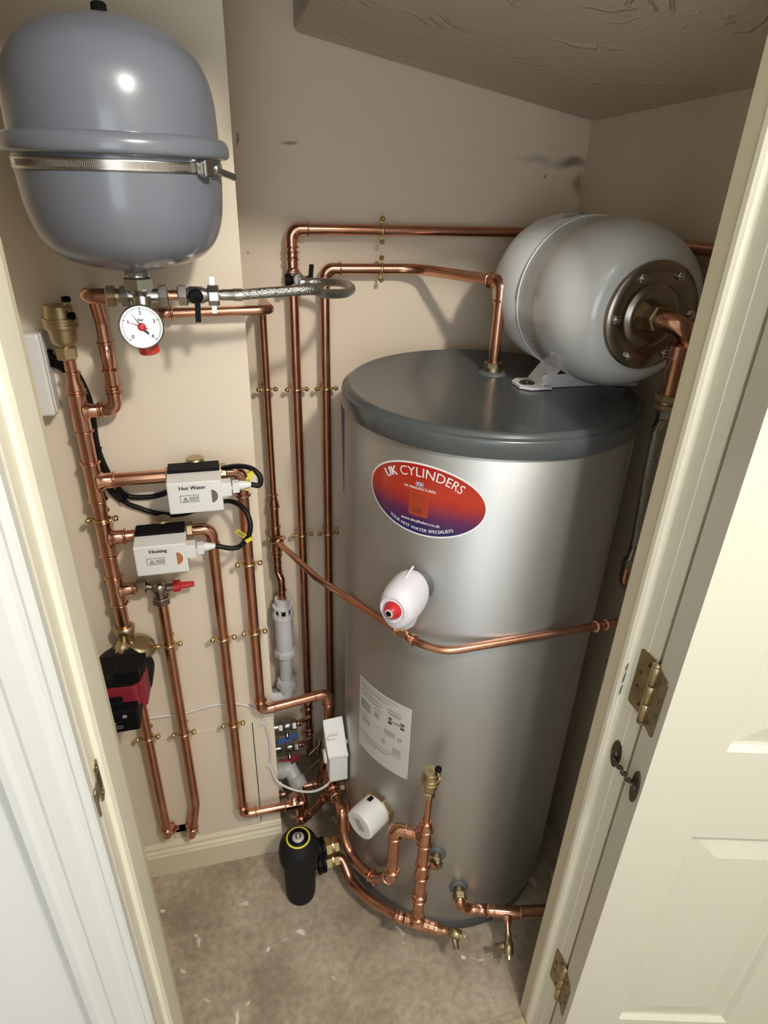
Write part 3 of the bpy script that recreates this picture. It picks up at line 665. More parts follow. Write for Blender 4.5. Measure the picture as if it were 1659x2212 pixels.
# ---- run 1: the manifold on the panel
MX, MY = -.236, 1.110
def mz(px_, py): return at(px_, py, Y=MY).z
mf = thing('copper_pipe', 'thick copper manifold pipe running down the panel to the pump', 'copper pipe', (MX, MY, .84))
z_av = mz(151, 770); z_red0 = mz(158, 838); z_t1 = mz(172, 888); z_t2 = mz(207, 1040); z_t3 = mz(233, 1162); z_c1 = mz(243, 1210); z_t4 = mz(250, 1275); z_end = mz(262, 1362)
pipe(mf, [(MX, MY, z_av), (MX, MY, z_red0)], r15+.002)
reducer(mf, (MX, MY, z_red0-.012), UP, r28-.001, r15+.002, .040)
pipe(mf, [(MX, MY, z_red0), (MX, MY, z_end)], r28-.0015)
tee(mf, (MX, MY, z_t1), UP, RT, r28-.001, .075, r22-.001, .038)
tee(mf, (MX, MY, z_t2), UP, RT, r28-.001, .078, r28-.0015, .036)
tee(mf, (MX, MY, z_t3), UP, RT, r28-.001, .078, r28-.002, .036)
tee(mf, (MX, MY, z_t4), UP, RT, r28-.001, .068, r22, .034)
# ---- branch to the grey vessel
bv = thing('copper_pipe', 'copper branch rising from the manifold tee to the grey expansion vessel valves', 'copper pipe', (MX+.05, MY, z_t1))
bx_ = at(249, 870, Y=MY).x; bx_ = at(232, 770, Y=MY).x
zE = at(248, 885, Y=MY).z; zTop = at(205, 622, Y=MY).z
topz = 1.503
pipe(bv, [(MX+.034, MY, z_t1), (bx_, MY, z_t1), (bx_, MY, topz), (bx_-.008, 1.0, topz), (-.150, 1.0, topz)], [.018, .020, .020], r=r22-.0005) if False else None
pipe(bv, [(MX+.034, MY, z_t1), (bx_, MY, z_t1), (bx_, MY, topz-.05)], r22-.001, .020)
elbow(bv, (bx_, MY, z_t1), LF, UP, r22-.001, .030)
coupling(bv, (bx_, MY, at(232, 770, Y=MY).z), UP, r22-.001, .050)
coupling(bv, (bx_, MY, at(240, 838, Y=MY).z), UP, r22-.001, .010)
bxt = V((bx_-.001, MY-.022, topz-.006)); bxf = V((bx_+.004, 1.0, topz)); 
MB().sweep(fillet([V((bx_, MY, topz-.055)), bxt, bxf, bxf+V((.03, 0, 0))], [.022, .020], 10), r22-.0002, 22).build('elbow', 'copperfit', bv)
# ---- grey vessel valve set
VX, VY, VZ = -.1015, 1.0, 1.503
gs = thing('vessel_valve_set', 'nickel plated cross valve under the grey vessel with black lever and wing nut', 'valve', (VX, VY, VZ))
MB().lathe((VX, VY, 1.540), (0, 0, -1), [(0, .0165), (.006, .017), (.008, .015), (.010, .017), (.012, .015)], 28).hexnut((VX, VY, 1.529), (0, 0, -1), .0215, .018, 6).build('top_nut', 'chrome', gs)
MB().sweep([(VX-.030, VY, VZ), (VX+.030, VY, VZ)], .0095, 20).lathe((VX, VY, 1.512), (0, 0, -1), [(0, .0165), (.008, .013), (.018, .012), (.030, .013), (.038, .012)], 24).build('cross_body', 'chrome', gs)
MB().hexnut((-.1475, VY, VZ), RT, .0155, .013).sweep([(-.135, VY, VZ), (-.128, VY, VZ)], .010, 18).build('union_nut', 'brass', gs)
MB().hexnut((-.129, VY, VZ), RT, .0155, .013).build('union_nut', 'chrome', gs)
MB().hexnut((-.0765, VY, VZ), RT, .0160, .014).build('union_nut', 'chrome', gs)
MB().sweep([(-.063, VY, VZ), (-.044, VY, VZ)], r15, 18).build('pipe', 'copper', gs)
MB().hexnut((-.050, VY, VZ), RT, .0155, .014).build('union_nut', 'chrome', gs)
MB().lathe((-.037, VY, VZ), RT, [(0, .010), (.004, .0125), (.022, .0125), (.026, .010), (.034, .010)], 22).build('valve_body', 'chrome', gs)
lv = MB(); lv.lathe((-.0245, VY-.012, VZ+.001), (0, -1, 0), [(0, .010), (.006, .0105), (.008, .008)], 20); lv.obox((-.0235, VY-.018, VZ-.017), (1, 0, 0), (0, 1, 0), (.06, 0, 1), .008, .004, .036); lv.build('lever', 'black', gs)
wn = MB(); wn.hexnut((-.0075, VY, VZ), RT, .0155, .016, 8, .05)
for s_ in (-1, 1): wn.obox((.000, VY, VZ+s_*.019), (1, 0, 0), (0, 1, 0), (0, 0, 1), .007, .004, .014)
wn.build('wing_nut', 'chrome', gs)
# gauge
GC = at(306, 706, Y=.955); GN = V((.10, -1, .10)).normalized(); GU = (V((0, 0, 1))-GN*GN.z).normalized(); GR = GU.cross(GN)*-1; GR = GN.cross(GU)*-1
GR = (-GN).cross(GU)*-1
GR = V((1, 0, 0))-GN*GN.x; GR.normalize(); GU = GN.cross(GR)*-1
GU = GR.cross(-GN)*-1 if False else GU
if GU.z < 0: GU = -GU
ga = thing('pressure_gauge', 'round white pressure gauge with red and black needles under the grey vessel', 'gauge', tuple(GC))
MB().hardlathe(GC-GN*.018, GN, [(0, .027), (.002, .0295), (.018, .0300), (.020, .0300), (.0215, .0285), (.0195, .0280)], 56).build('case', 'chrome', ga)
dial = MB().lathe(GC+GN*.0012, GN, [(0, .0282), (.0002, .0001)], 56).build('dial', 'glass', ga)
gf = lambda o: (lambda x, y: GC+GR*x+GU*y+GN*o)
mb = MB(); fn = gf(.0020)
for k in range(61):
    a = RAD(225-270*k/60); big = k % 15 == 0; r0_ = .0225 if big else .0240; w = .0005 if big else .00028
    d = V((cos(a), sin(a))); nrm = V((-sin(a), cos(a)))
    mb.add([fn(*(d*r0_+nrm*w)), fn(*(d*r0_-nrm*w)), fn(*(d*.0262-nrm*w)), fn(*(d*.0262+nrm*w))], [(0, 1, 2, 3)], False)
for k, t in enumerate(('0', '1', '2', '3', '4')):
    a = RAD(225-270*k/4); text_on(mb, t, .0072, lambda x, y: fn(x+.0185*cos(a), y+.0185*sin(a)), bold=.0002)
text_on(mb, 'bar', .0060, lambda x, y: fn(x, y+.0095), bold=.0002); mb.build('scale', 'ink', dial)
def needle(ang, L_, w, o, m, name):
    a = RAD(ang); d = V((cos(a), sin(a))); nn = V((-sin(a), cos(a))); fn = gf(o); mb = MB()
    P = [d*L_, d*-.008+nn*w, d*-.008-nn*w]; mb.prism([fn(*p) for p in P], GN*.0006); return mb.build(name, m, dial)
needle(122, .0225, .0012, .0032, 'ink', 'needle'); needle(158, .0225, .0010, .0042, 'red', 'set_needle')
MB().lathe(GC+GN*.0035, GN, [(0, .0055), (.003, .005), (.0035, .003)], 24).build('hub', 'red', dial)
MB().obox(GC+GR*.005-GU*.0065+GN*.004, GR+GU*-.8, GU, GN, .009, .004, .001).build('needle_tail', 'ink', dial)
MB().lathe(GC+V((.000, .030, -.012)), (0.1, 0, -1), [(0, .013), (.016, .0135), (.0165, .0145), (.031, .0145), (.033, .012)], 12, flat=True).build('relief_cap', 'redcap', ga)
MB().lathe(GC+V((.002, .018, -.008)), (0, .3, 1), [(0, .017), (.018, .017), (.024, .013), (.044, .0125)], 24).build('valve_body', 'chrome', ga)
# ---- discharge pipe: horizontal under the hose, back to the wall and down to the tundish
TX, TY = .0985, 1.405
dc = thing('copper_pipe', 'thin copper discharge pipe from the gauge valve, bending down the wall to the tundish', 'copper pipe', (TX, TY, .7))
zd, YD = 1.4550, 1.125
tz = lambda px_, py: at(px_, py, Y=TY).z
z_r = tz(591, 1080); z_td = tz(597, 1160); z_cf = tz(597, 1196); z_bot = tz(600, 1232)
pipe(dc, [(-.098, YD, zd), (TX-.006, YD, zd+.003), (TX, TY, 1.428), (TX, TY, z_r)], r15+.0006, [.026, .045])
coupling(dc, (-.080, YD, zd), RT, r15+.0006, .026)
reducer(dc, (TX, TY, z_r-.020), UP, r22, r15, .036)
tee(dc, (TX, TY, z_td-.004), UP, (.25, -1, .02), r22, .075, r15, .030)
pipe(dc, [(TX, TY, z_r), (TX, TY, z_bot)], r22)
reducer(dc, (TX, TY, z_cf-.030), UP, r15+.001, r22, .030)
zo = z_bot; tb = at(609, 1292, Y=1.40)
MB().sweep(fillet([(TX, TY, zo+.01), (TX, TY, zo-.004), (tb.x, 1.395, zo-.022), (tb.x, 1.395, tb.z+.028), (tb.x, 1.395, tb.z-.004)], .012), [.0095]*0 or .0102, 22).build('offset_bend', 'copperfit', dc)
mbb = MB()
for z_ in (zo-.002, tb.z+.030, tb.z+.006): bead(mbb, V((TX if z_ > zo-.01 else tb.x, TY if z_ > zo-.01 else 1.395, z_)), UP, .0098)
mbb.build('solder_ring', 'copperfit', dc)
# diagonal relief pipe from the tee round the front of the cylinder
dg = thing('copper_pipe', 'thin copper pipe crossing diagonally in front of the cylinder below the relief valve', 'copper pipe', (.45, .78, .92))
g0 = V((TX, TY, z_td-.004))+V((.25, -1, .02)).normalized()*.026
g1 = at(640, 1208, Y=1.27); g2 = at(682, 1247, Y=1.15); 
g3 = oncyl(868, 1362, .312); g4 = oncyl(903, 1389, .312); g5 = oncyl(962, 1408, .318); g6 = oncyl(1285, 1353, .325) if False else at(1285, 1353, Y=.80); g7 = at(1345, 1342, Y=.82)
pipe(dg, [g0, g2, g4, g5+(g5-g6).normalized()*.0, g6, g7], r15, [.06, .08, .09, .05])
c3_ = (g4-g2).normalized(); m34 = (g3+g4)/2
g3 = g2.lerp(g4, .90); coupling(dg, g3, c3_, r15, .050, 'tee'); MB().sweep([g3, tout-V((0, 0, .008))], r15-.0005, 18).build('branch', 'copperfit', dg); coupling(dg, g6+(g7-g6).normalized()*.014, g7-g6, r15, .030)
# ---- tundish and waste
td_ = thing('tundish', 'white plastic tundish with slots and waste pipe behind the panel edge', 'tundish', (tb.x, 1.395, tb.z))
tcx, tcy, tzt = tb.x, 1.395, tb.z
MB().hardlathe((tcx, tcy, tzt+.004), (0, 0, -1), [(0, .0195), (.001, .0205), (.020, .0205), (.022, .0270), (.028, .0270)], 32).build('cup', 'wastepl', td_)
MB().lathe((tcx, tcy, tzt-.024), (0, 0, -1), [(0, .020), (.022, .020)], 24).build('inner_tube', 'black', td_)
bars = MB()
for k in range(8): a = RAD(22+45*k); bars.obox((tcx+.0245*cos(a), tcy+.0245*sin(a), tzt-.034), (-sin(a), cos(a), 0), (cos(a), sin(a), 0), (0, 0, 1), .008, .004, .022)
bars.build('slotted_cage', 'wastepl', td_)
zb_ = tz(612, 1352); zn1, zn2 = tz(615, 1400), tz(621, 1468)
MB().hardlathe((tcx, tcy, tzt-.043), (0, 0, -1), [(0, .0280), (.012, .0295), (.014, .0255), (tzt-.043-zn1, .0240)], 36).build('body', 'wastepl', td_)
def gripnut(z, r, h, nm='compression_nut'):
    mb = MB().lathe((tcx, tcy, z), (0, 0, -1), [(0, r*.93), (h*.3, r), (h, r*.97)], 24, flat=True)
    for k in range(8): a = RAD(45*k+10); mb.obox((tcx+r*cos(a), tcy+r*sin(a), z-h*.55), (-sin(a), cos(a), 0), (cos(a), sin(a), 0), (0, 0, 1), .003, .003, h*.8)
    return mb.build(nm, 'wastepl', td_)
gripnut(zn1+.008, .0275, .022); MB().sweep([(tcx, tcy, zn1), (tcx, tcy, zn2)], .0180, 24).build('waste_pipe', 'wastepl', td_); gripnut(zn2+.012, .0270, .026)
MB().sweep(fillet([(tcx, tcy, zn2-.008), (tcx, tcy, zn2-.050), (tcx-.09, tcy, zn2-.042)], .035), .0215, 24).build('waste_elbow', 'wastepl', td_)
MB().sweep([(tcx-.045, tcy, zn2-.045), (tcx-.060, tcy, zn2-.044)], .0255, 24).build('elbow_nut', 'wastepl', td_)
# ---- riser 1
R1, R2, RY = .1665, .2345, 1.41
rz = lambda px_, py: at(px_, py, Y=RY).z
zt1, zt2 = 1.566, 1.489
t1 = thing('copper_pipe', 'left tall copper riser turning right at the top and passing behind the white vessel', 'copper pipe', (R1, RY, .25))
XR = XC-.035
zbt = rz(667, 1500)
pipe(t1, [(R1, RY, .04), (R1, RY, zt1), (XR, RY, zt1), (XR, .66, zt1+.015)], r22, .028)
elbow(t1, (R1, RY, zt1), DN_, RT, r22, .036, rb=.028)
coupling(t1, (R1, RY, rz(629, 552)), UP, r22, .018); tee(t1, (R1, RY, rz(631, 590)), UP, (.1, -1, 0), r22, .058, r15, .02)
coupling(t1, (R1, RY, rz(668, 1520)), UP, r22, .03); coupling(t1, (R1, RY, rz(675, 1575)), UP, r22, .02)
# ---- riser 2 to the cylinder top
t2 = thing('copper_pipe', 'right of the two tall risers, bending forward and dropping into the cylinder lid', 'copper pipe', (R2, RY, .25))
pe = V((.531, 1.155, 1.497)); pxb = .445
pipe(t2, [(R2, RY, .1), (R2, RY, zt2), (pxb, RY, zt2), (pe.x, pe.y, pe.z), (pe.x, pe.y, ZL+.02)], r22, [.03, .07, .03])
elbow(t2, (R2, RY, zt2), DN_, RT, r22, .036, rb=.028)
elbow(t2, pe, (V((pxb, RY, zt2))-pe), DN_, r22, .036, rb=.024)
MB().hexnut((pe.x, pe.y, ZL+.024), (0, 0, -1), .019, .012).lathe((pe.x, pe.y, ZL+.014), (0, 0, -1), [(0, .017), (.012, .018)], 24).build('brass_nut', 'brassold', t2)
MB().lathe((pe.x, pe.y, ZL+.006), (0, 0, -1), [(0, .021), (.002, .026), (.006, .028)], 36).build('seal', 'seal', t2)
# ---- filling valve on riser 1 and the looped hose
fv = thing('filling_valve', 'small nickel isolating valve with black cap and lever on the left riser', 'valve', tuple(at(640, 605, Y=1.36)))
fz = at(640, 606, Y=1.36).z
fc = V((R1+.004, 1.365, fz))
MB().lathe((R1, RY-.008, fz+.004), (0.1, -1, -.02), [(0, .009), (.030, .009), (.034, .013), (.046, .013), (.050, .010)], 22).build('valve_body', 'chrome', fv)
MB().lathe((fc.x-.004, fc.y, fz), LF, [(0, .008), (.010, .009), (.011, .013), (.020, .013), (.0215, .011)], 20).build('cap', 'black', fv)
MB().lathe((fc.x+.006, fc.y, fz), RT, [(0, .008), (.014, .008), (.016, .010), (.022, .010)], 20).build('neck', 'chrome', fv)
lv = MB(); lv.lathe((fc.x+.024, fc.y-.004, fz+.002), (0, 0, 1), [(0, .008), (.006, .008)], 16); lv.obox((fc.x+.028, fc.y-.004, fz+.018), (1, 0, 0), (0, 1, 0), (.1, 0, 1), .009, .005, .026); lv.build('lever', 'black', fv)
fh = thing('braided_hose', 'silver braided filling hose looping from the grey vessel valve to the left riser', 'hose', (.1, 1.1, 1.5))
MB().lathe((.008, VY, VZ), RT, [(0, .007), (.006, .0085), (.020, .0085), (.022, .0095), (.034, .0095)], 20).build('ferrule', 'chrome', fh)
hp = [(.040, 1.0, VZ), (.10, 1.005, VZ+.004), (.17, 1.02, VZ+.004), (.225, 1.06, VZ+.001), (.262, 1.115, VZ-.001), (.283, 1.17, VZ-.002)]
hp = [(.040, 1.0, VZ), (.09, 1.002, VZ+.003), (.15, 1.02, VZ+.003)]
for (px_, py_, y_) in ((700, 634, 1.065), (740, 634, 1.11), (758, 627, 1.17), (755, 618, 1.235), (735, 611, 1.29), (700, 609, 1.325), (665, 609, 1.338)):
    hp.append(tuple(at(px_, py_, Y=y_)))
hp.append((fc.x+.018, 1.335, fz-.001)); 
MB().sweep(catmull(hp), .0078, 20).build('braid', 'braid', fh)
MB().lathe((fc.x+.002, 1.335, fz), RT, [(0, .010), (.010, .011), (.012, .0095), (.024, .0095)], 20).build('ferrule', 'chrome', fh)

# ---- hot water branch (upper motorised valve) and return down the panel
PYA = 1.114
hx = .0205; zV1 = 1.168; zV2 = 1.050
hw = thing('copper_pipe', 'copper pipe from the upper motorised valve down the right side of the panel', 'copper pipe', (hx, PYA, .55))
z_h = .5525
pipe(hw, [(MX+.034, MY, z_t2), (-.108, PYA, zV1)], r22+.0015)
pipe(hw, [(-.018, PYA, zV1), (hx, PYA, zV1), (hx, PYA, z_h), (.183, 1.136, z_h), (.186, 1.125, .2)], r22, [.032, .02, .02])
elbow(hw, (hx, PYA, zV1), LF, DN_, r22, .036, rb=.031)
elbow(hw, (hx, PYA, z_h), UP, (1, .13, 0), r22, .034); elbow(hw, (.183, 1.136, z_h), (-1, -.13, 0), (0, 0, -1), r22, .034)
coupling(hw, (hx-.0, PYA, at(527, 1068, Y=PYA).z), UP, r22, .006)
ht = thing('copper_pipe', 'copper pipe from the lower motorised valve down the panel to its bottom edge', 'copper pipe', (-.0455, PYA, .2))
tx_ = -.0455; z_l = .2035
pipe(ht, [(MX+.034, MY, z_t3), (-.180, PYA, zV2)], r22+.0005)
pipe(ht, [(-.088, PYA, zV2), (tx_, PYA, zV2), (tx_, PYA, z_l), (.098, 1.113, z_l), (.100, 1.113, .125), (.188, 1.185, .125), (.190, 1.19, .22)], r22, [.034, .02, .018, .018, .016])
elbow(ht, (tx_, PYA, zV2), LF, DN_, r22, .036, rb=.032)
elbow(ht, (tx_, PYA, z_l), UP, RT, r22, .034); tee(ht, (.085, 1.113, z_l), RT, (.1, .4, 1), r22, .05, r22, .026)
elbow(ht, (.100, 1.113, .128), UP, (.78, .62, 0), r22, .030); elbow(ht, (.188, 1.185, .128), (-.78, -.62, 0), UP, r22, .030)
# ---- bypass
bw = thing('copper_pipe', 'copper pipe hanging from the bypass valve and bending into the skirting opening', 'copper pipe', (-.156, PYA, .3))
rx_ = -.1565
zB = at(345, 1272, Y=PYA).z; ze = at(425, 1735, Y=PYA).z
pipe(bw, [(MX+.030, MY, z_t4), (-.195, PYA, z_t4)], r15+.001)
ebv = at(412, 1806, Y=PYA-.012)
pipe(bw, [(rx_, PYA, zB-.03), (rx_, PYA, ze), (ebv.x+.006, PYA-.010, ebv.z+.012), (ebv.x+.002, PYA-.006, ebv.z-.004)], r22, .06)
elbow(bw, (ebv.x+.004, PYA-.008, ebv.z+.002), (.12, 0, 1), (-.1, 1, .15), r22, .028)
# ---- pump return
pw = thing('copper_pipe', 'copper pipe below the black and red pump ending in the skirting opening', 'copper pipe', (-.235, PYA, .3))
pvx = -.2345; epp = at(369, 1806, Y=PYA-.004)
pipe(pw, [(pvx, PYA, .72), (pvx, PYA, epp.z)], r22)
elbow(pw, (pvx, PYA, epp.z+.002), UP, (.75, 1, .1), r22, .028)
# dark board added behind the opening as painted shade, copper pipe before it
struct(MB().box((hx0-.06, YA+.10, 0), (hx1+.06, YA+.12, .35)), 'shade_backing', 'dark')
rg = MB().sweep([(hx1-.028, YA+.035, hz0-.03), (hx1-.022, YA+.05, hz1+.02)], .009, 16); 
tag(rg.build('copper_pipe', 'copper', None, (hx0, YA+.05, hz0)), 'short copper pipe seen inside the dark opening above the skirting', 'copper pipe')

# ================================================================== VALVES ON THE PANEL
def motor_valve(name_txt, x0_, x1_, zt_, zb_2, zp, label, knobm):
    g = thing('motorised_valve', label, 'motorised valve', ((x0_+x1_)/2, 1.09, zp), 'motorised valves on the panel')
    cx_ = (x0_+x1_)/2
    b = MB(); b.sweep([(x0_-.004, PYA, zp), (x1_+.006, PYA, zp)], .0125, 20)
    b.build('valve_body', 'brassold', g)
    for xx, dd in ((x0_-.006, RT), (x1_-.003, RT)): MB().hexnut((xx, PYA, zp), dd, .0165, .013, 6).build('compression_nut', 'brass', g)
    MB().lathe((cx_+.002, PYA-.004, zp+.014), (0, 0, 1), [(0, .016), (.018, .0165), (.020, .014)], 24).build('head', 'brass', g)
    MB().box((x0_+.001, 1.062, zb_2+.012), (x1_-.002, 1.098, zt_+.006)).build('base_plate', 'black', g, bevel=.0015)
    w = MB(); yb, yf = 1.068, 1.026
    vv = [(x0_, yb, zb_2), (x1_, yb, zb_2), (x1_, yb, zt_+.0015), (x0_, yb, zt_+.0015), (x0_, yf, zb_2), (x1_, yf, zb_2), (x1_, yf, zt_-.0015), (x0_, yf, zt_-.0015)]
    w.add(vv, [(0, 1, 2, 3), (4, 5, 6, 7), (0, 1, 5, 4), (1, 2, 6, 5), (2, 3, 7, 6), (3, 0, 4, 7)], False); cvr = w.build('cover', 'whitepl', g, bevel=.0022)
    H2 = zt_-zb_2; fn = plane_fn((x0_, yf, zb_2), (1, 0, 0), (0, 0, 1), .0006)
    W2 = x1_-x0_
    mb = MB(); text_on(mb, name_txt, .0098, lambda x, y: fn(x+W2*.46, y+H2*.80), bold=.0003)
    X0, X1, Y0, Y1 = W2*.22, W2*.56, H2*.36, H2*.58
    for (a, b_, c, d) in ((X0, Y0, X1, Y0+.0007), (X0, Y1-.0007, X1, Y1), (X0, Y0, X0+.0007, Y1), (X1-.0007, Y0, X1, Y1)): rect_on(mb, fn, a, b_, c, d)
    tX, tY, s_ = X0+.009, Y0+.0022, .0046
    tri = [(tX-s_, tY), (tX+s_, tY), (tX, tY+s_*1.75)]; tri2 = [(tX-s_*.62, tY+.0008), (tX+s_*.62, tY+.0008), (tX, tY+s_*1.28)]
    mb.add([fn(*p) for p in tri]+[fn(*p) for p in tri2], [(0, 1, 4, 3), (1, 2, 5, 4), (2, 0, 3, 5)], False)
    rect_on(mb, fn, tX-.0004, tY+.0018, tX+.0004, tY+.0045)
    for k in range(3):
        x = X0+.0155
        while x < X1-.003: w_ = random.uniform(.0015, .003); rect_on(mb, fn, x, Y0+.0028+k*.0028, min(x+w_, X1-.0015), Y0+.0040+k*.0028); x += w_+.0006
    mb.build('print', 'ink', cvr)
    hm = MB(); cxk, czk, rk = W2*.80, H2*.50, H2*.20
    hm.prism([fn(cxk, czk-rk)]+[fn(cxk+rk*.85*sin(pi*k/14), czk-rk*cos(pi*k/14)) for k in range(1, 14)]+[fn(cxk, czk+rk)], (0, -.0006, 0)); hm.build('lever_window', knobm, cvr)
    zc2 = zb_2+H2*.62
    pc = MB().box((x1_-.001, 1.030, zc2-.013), (x1_+.016, 1.052, zc2+.013)); pc.build('socket', 'whitepl', g, bevel=.0015)
    pl2 = MB().box((x1_+.018, 1.033, zc2-.009), (x1_+.030, 1.049, zc2+.010)); pl2.lathe((x1_+.029, 1.041, zc2+.002), RT, [(0, .0075), (.004, .0085), (.012, .007), (.022, .0045)], 14); pl2.box((x1_+.015, 1.036, zc2-.004), (x1_+.020, 1.046, zc2+.004))
    pl2.build('plug', 'whitepl', g, bevel=.001)
    return V((x1_+.050, 1.041, zc2+.002))
e1 = motor_valve('Hot Water', -.1075, -.0155, 1.193, 1.132, zV1, 'upper white motorised valve box marked Hot Water on the panel', mat('dark_window', (.16, .13, .08), .4))
e2 = motor_valve('Heating', -.1785, -.0885, 1.074, 1.012, zV2, 'lower white motorised valve box marked Heating on the panel', mat('amber_window', (.42, .16, .05), .4))
# bypass valve
by = thing('bypass_valve', 'nickel bypass valve with red knob below the Heating valve', 'valve', (rx_, PYA, zB))
MB().hexnut((-.199, PYA, z_t4), RT, .0150, .018).sweep([(-.182, PYA, z_t4), (rx_, PYA, zB)], .0085, 18).build('inlet_nut', 'steel', by)
MB().lathe((rx_-.001, PYA, zB+.017), (0, 0, -1), [(0, .008), (.004, .014), (.010, .017), (.020, .015), (.030, .012), (.034, .0125)], 26).sweep([(rx_, PYA, zB), (rx_+.032, PYA, zB+.002)], .0085, 18).build('valve_body', 'steel', by)
MB().hexnut((rx_, PYA, zB-.018), (0, 0, -1), .0185, .016).build('outlet_nut', 'steel', by)
MB().lathe((rx_+.026, PYA, zB+.003), RT, [(0, .0125), (.014, .0125), (.015, .0075), (.018, .0072), (.040, .0058), (.041, .003)], 10, flat=True).build('knob', 'red', by)
# air vent 1
def air_vent(x, y, z0_, label, h=.098, r=.0255, side=1):
    a = thing('air_vent', label, 'air vent', (x, y, z0_), 'automatic air vents'); k = h/.098
    q = r/.0255
    MB().hexnut((x, y, z0_), UP, .0165*q, .020*k).lathe((x, y, z0_+.019*k), UP, [(0, .0105*q), (.006*k, .0105*q)], 20).build('nut', 'brass', a)
    bd = MB().hardlathe((x, y, z0_+.024*k), UP, [(0, r*.60), (.004*k, r*.72), (.007*k, r*.76), (.025*k, r*.82), (.026*k, r*.93), (.030*k, r), (.034*k, r), (.035*k, r*.96), (.038*k, r*.96), (.039*k, r), (.044*k, r), (.0445*k, r*.86), (.062*k, r*.81), (.064*k, r*.76)], 40).build('body', 'brass', a)
    MB().lathe((x, y, z0_+.088*k), UP, [(0, r*.22), (.0008, r*.2)], 20).build('top_mark', 'brassold', bd)
    sx_ = x+side*.62*r; z0_ -= .008*k
    nk = MB().lathe((sx_, y-.006, z0_+.086*k), UP, [(0, .006), (.008*k, .006), (.009*k, .004), (.016*k, .004)], 16).build('valve_neck', 'brass', a)
    MB().lathe((sx_, y-.006, z0_+.101*k), UP, [(0, .0058), (.002, .007), (.007, .0065), (.008, .004)], 16).build('cap', 'black', nk)
    return a
a1 = air_vent(MX-.0015, MY, z_av-.004, 'brass automatic air vent at the top left of the manifold', .095, .0255)
MB().lathe((MX+.019, MY-.014, z_av+.066), (1, -.6, 0), [(0, .006), (.003, .0065), (.005, .004)], 16).build('side_plug', 'black', a1)
# pump with isolating valve
pm = thing('circulating_pump', 'black and red circulating pump below the manifold, partly behind the left door lining', 'pump', (-.235, 1.05, .62))
PX, PY_ = -.2365, PYA
MB().lathe((MX, MY, z_end+.012), (0, 0, -1), [(0, .018), (.004, .0215), (.016, .0205), (.020, .016), (.046, .019), (.058, .026)], 8).build('valve_body', 'brass', pm)
MB().lathe((MX-.006, MY-.010, z_end-.030), (-.2, -1, 0), [(0, .014), (.016, .014), (.019, .009), (.032, .0085)], 24).build('valve_spindle', 'brass', pm)
MB().obox((MX-.012, MY-.040, z_end-.040), (1, 0, 0), (0, 1, 0), (.1, 0, 1), .004, .006, .026).build('spindle_lever', 'brassbright', pm)
un = V((.38, -.25, .88)).normalized()
MB().lathe(V((MX+.016, MY, z_end-.060)), un, [(0, .027), (.004, .030), (.010, .030), (.012, .028), (.016, .031), (.024, .031), (.028, .025), (.034, .018)], 28).build('union_nut', 'brass', pm)
zp1, zp2, zp3, zp4 = .818, .790, .7665, .712
xl, xr_ = -.300, -.196
MB().lathe((-.2455, 1.045, .752), (0, 1, 0), [(0, .052), (.004, .056), (.050, .057), (.070, .046), (.080, .03)], 40).build('volute', 'blackm', pm)
hsg = MB(); hsg.vprism([(xl, .993), (xr_-.022, .988), (xr_-.008, .996), (xr_, 1.02), (xr_+.003, 1.052), (xl, 1.055)], zp2+.004, zp1)
hsg.build('rear_cover', 'black', pm, bevel=.005)
fins = MB()
for k in range(5): fins.box((xl+.02, .9855, zp2+.010+k*.006), (xr_-.030, .990, zp2+.0125+k*.006))
fins.build('cooling_ribs', 'blackm', pm)
MB().box((xr_-.050, .985, zp1-.016), (xr_-.004, 1.02, zp1+.014)).build('cover_clip', 'black', pm, bevel=.003)
rdm = MB(); rdm.vprism([(xl, .990), (xr_-.018, .986), (xr_-.006, 1.0), (xr_-.002, 1.05), (xl, 1.05)], zp4+.030, zp2+.004); rdm.build('motor_housing', 'pumpred', pm, bevel=.004)
MB().vprism([(xr_-.010, .992), (xr_-.001, 1.0), (xr_+.001, 1.05), (xr_-.012, 1.05)], zp4+.020, zp2+.008).build('side_panel', 'pumpred', pm, bevel=.003)
cbx = MB().box((xl, .962, zp4-.008), (xr_-.016, 1.03, zp3-.010)).box((xl, .968, zp3-.012), (xr_-.042, 1.0, zp3+.006)).build('control_box', 'black', pm, bevel=.004)
mb = MB(); fn = plane_fn((xl, .9615, zp4), (1, 0, 0), (0, 0, 1), .0003)
for (x_, y_, w_) in ((.040, .014, .008), (.030, .009, .028), (.033, .004, .026)):
    rect_on(mb, fn, x_, y_, x_+w_, y_+.0016)
rect_on(mb, fn, .040, .0175, .048, .0205); mb.build('print', 'inkgrey', cbx)
MB().lathe((xl+.065, .9612, zp3-.022), FW, [(0, .0045), (.0008, .004)], 20).build('button', 'inkgrey', cbx)
MB().box((xl+.032, .9608, zp3-.034), (xl+.038, .9616, zp3-.0325)).build('indicator', 'printwhite', cbx)

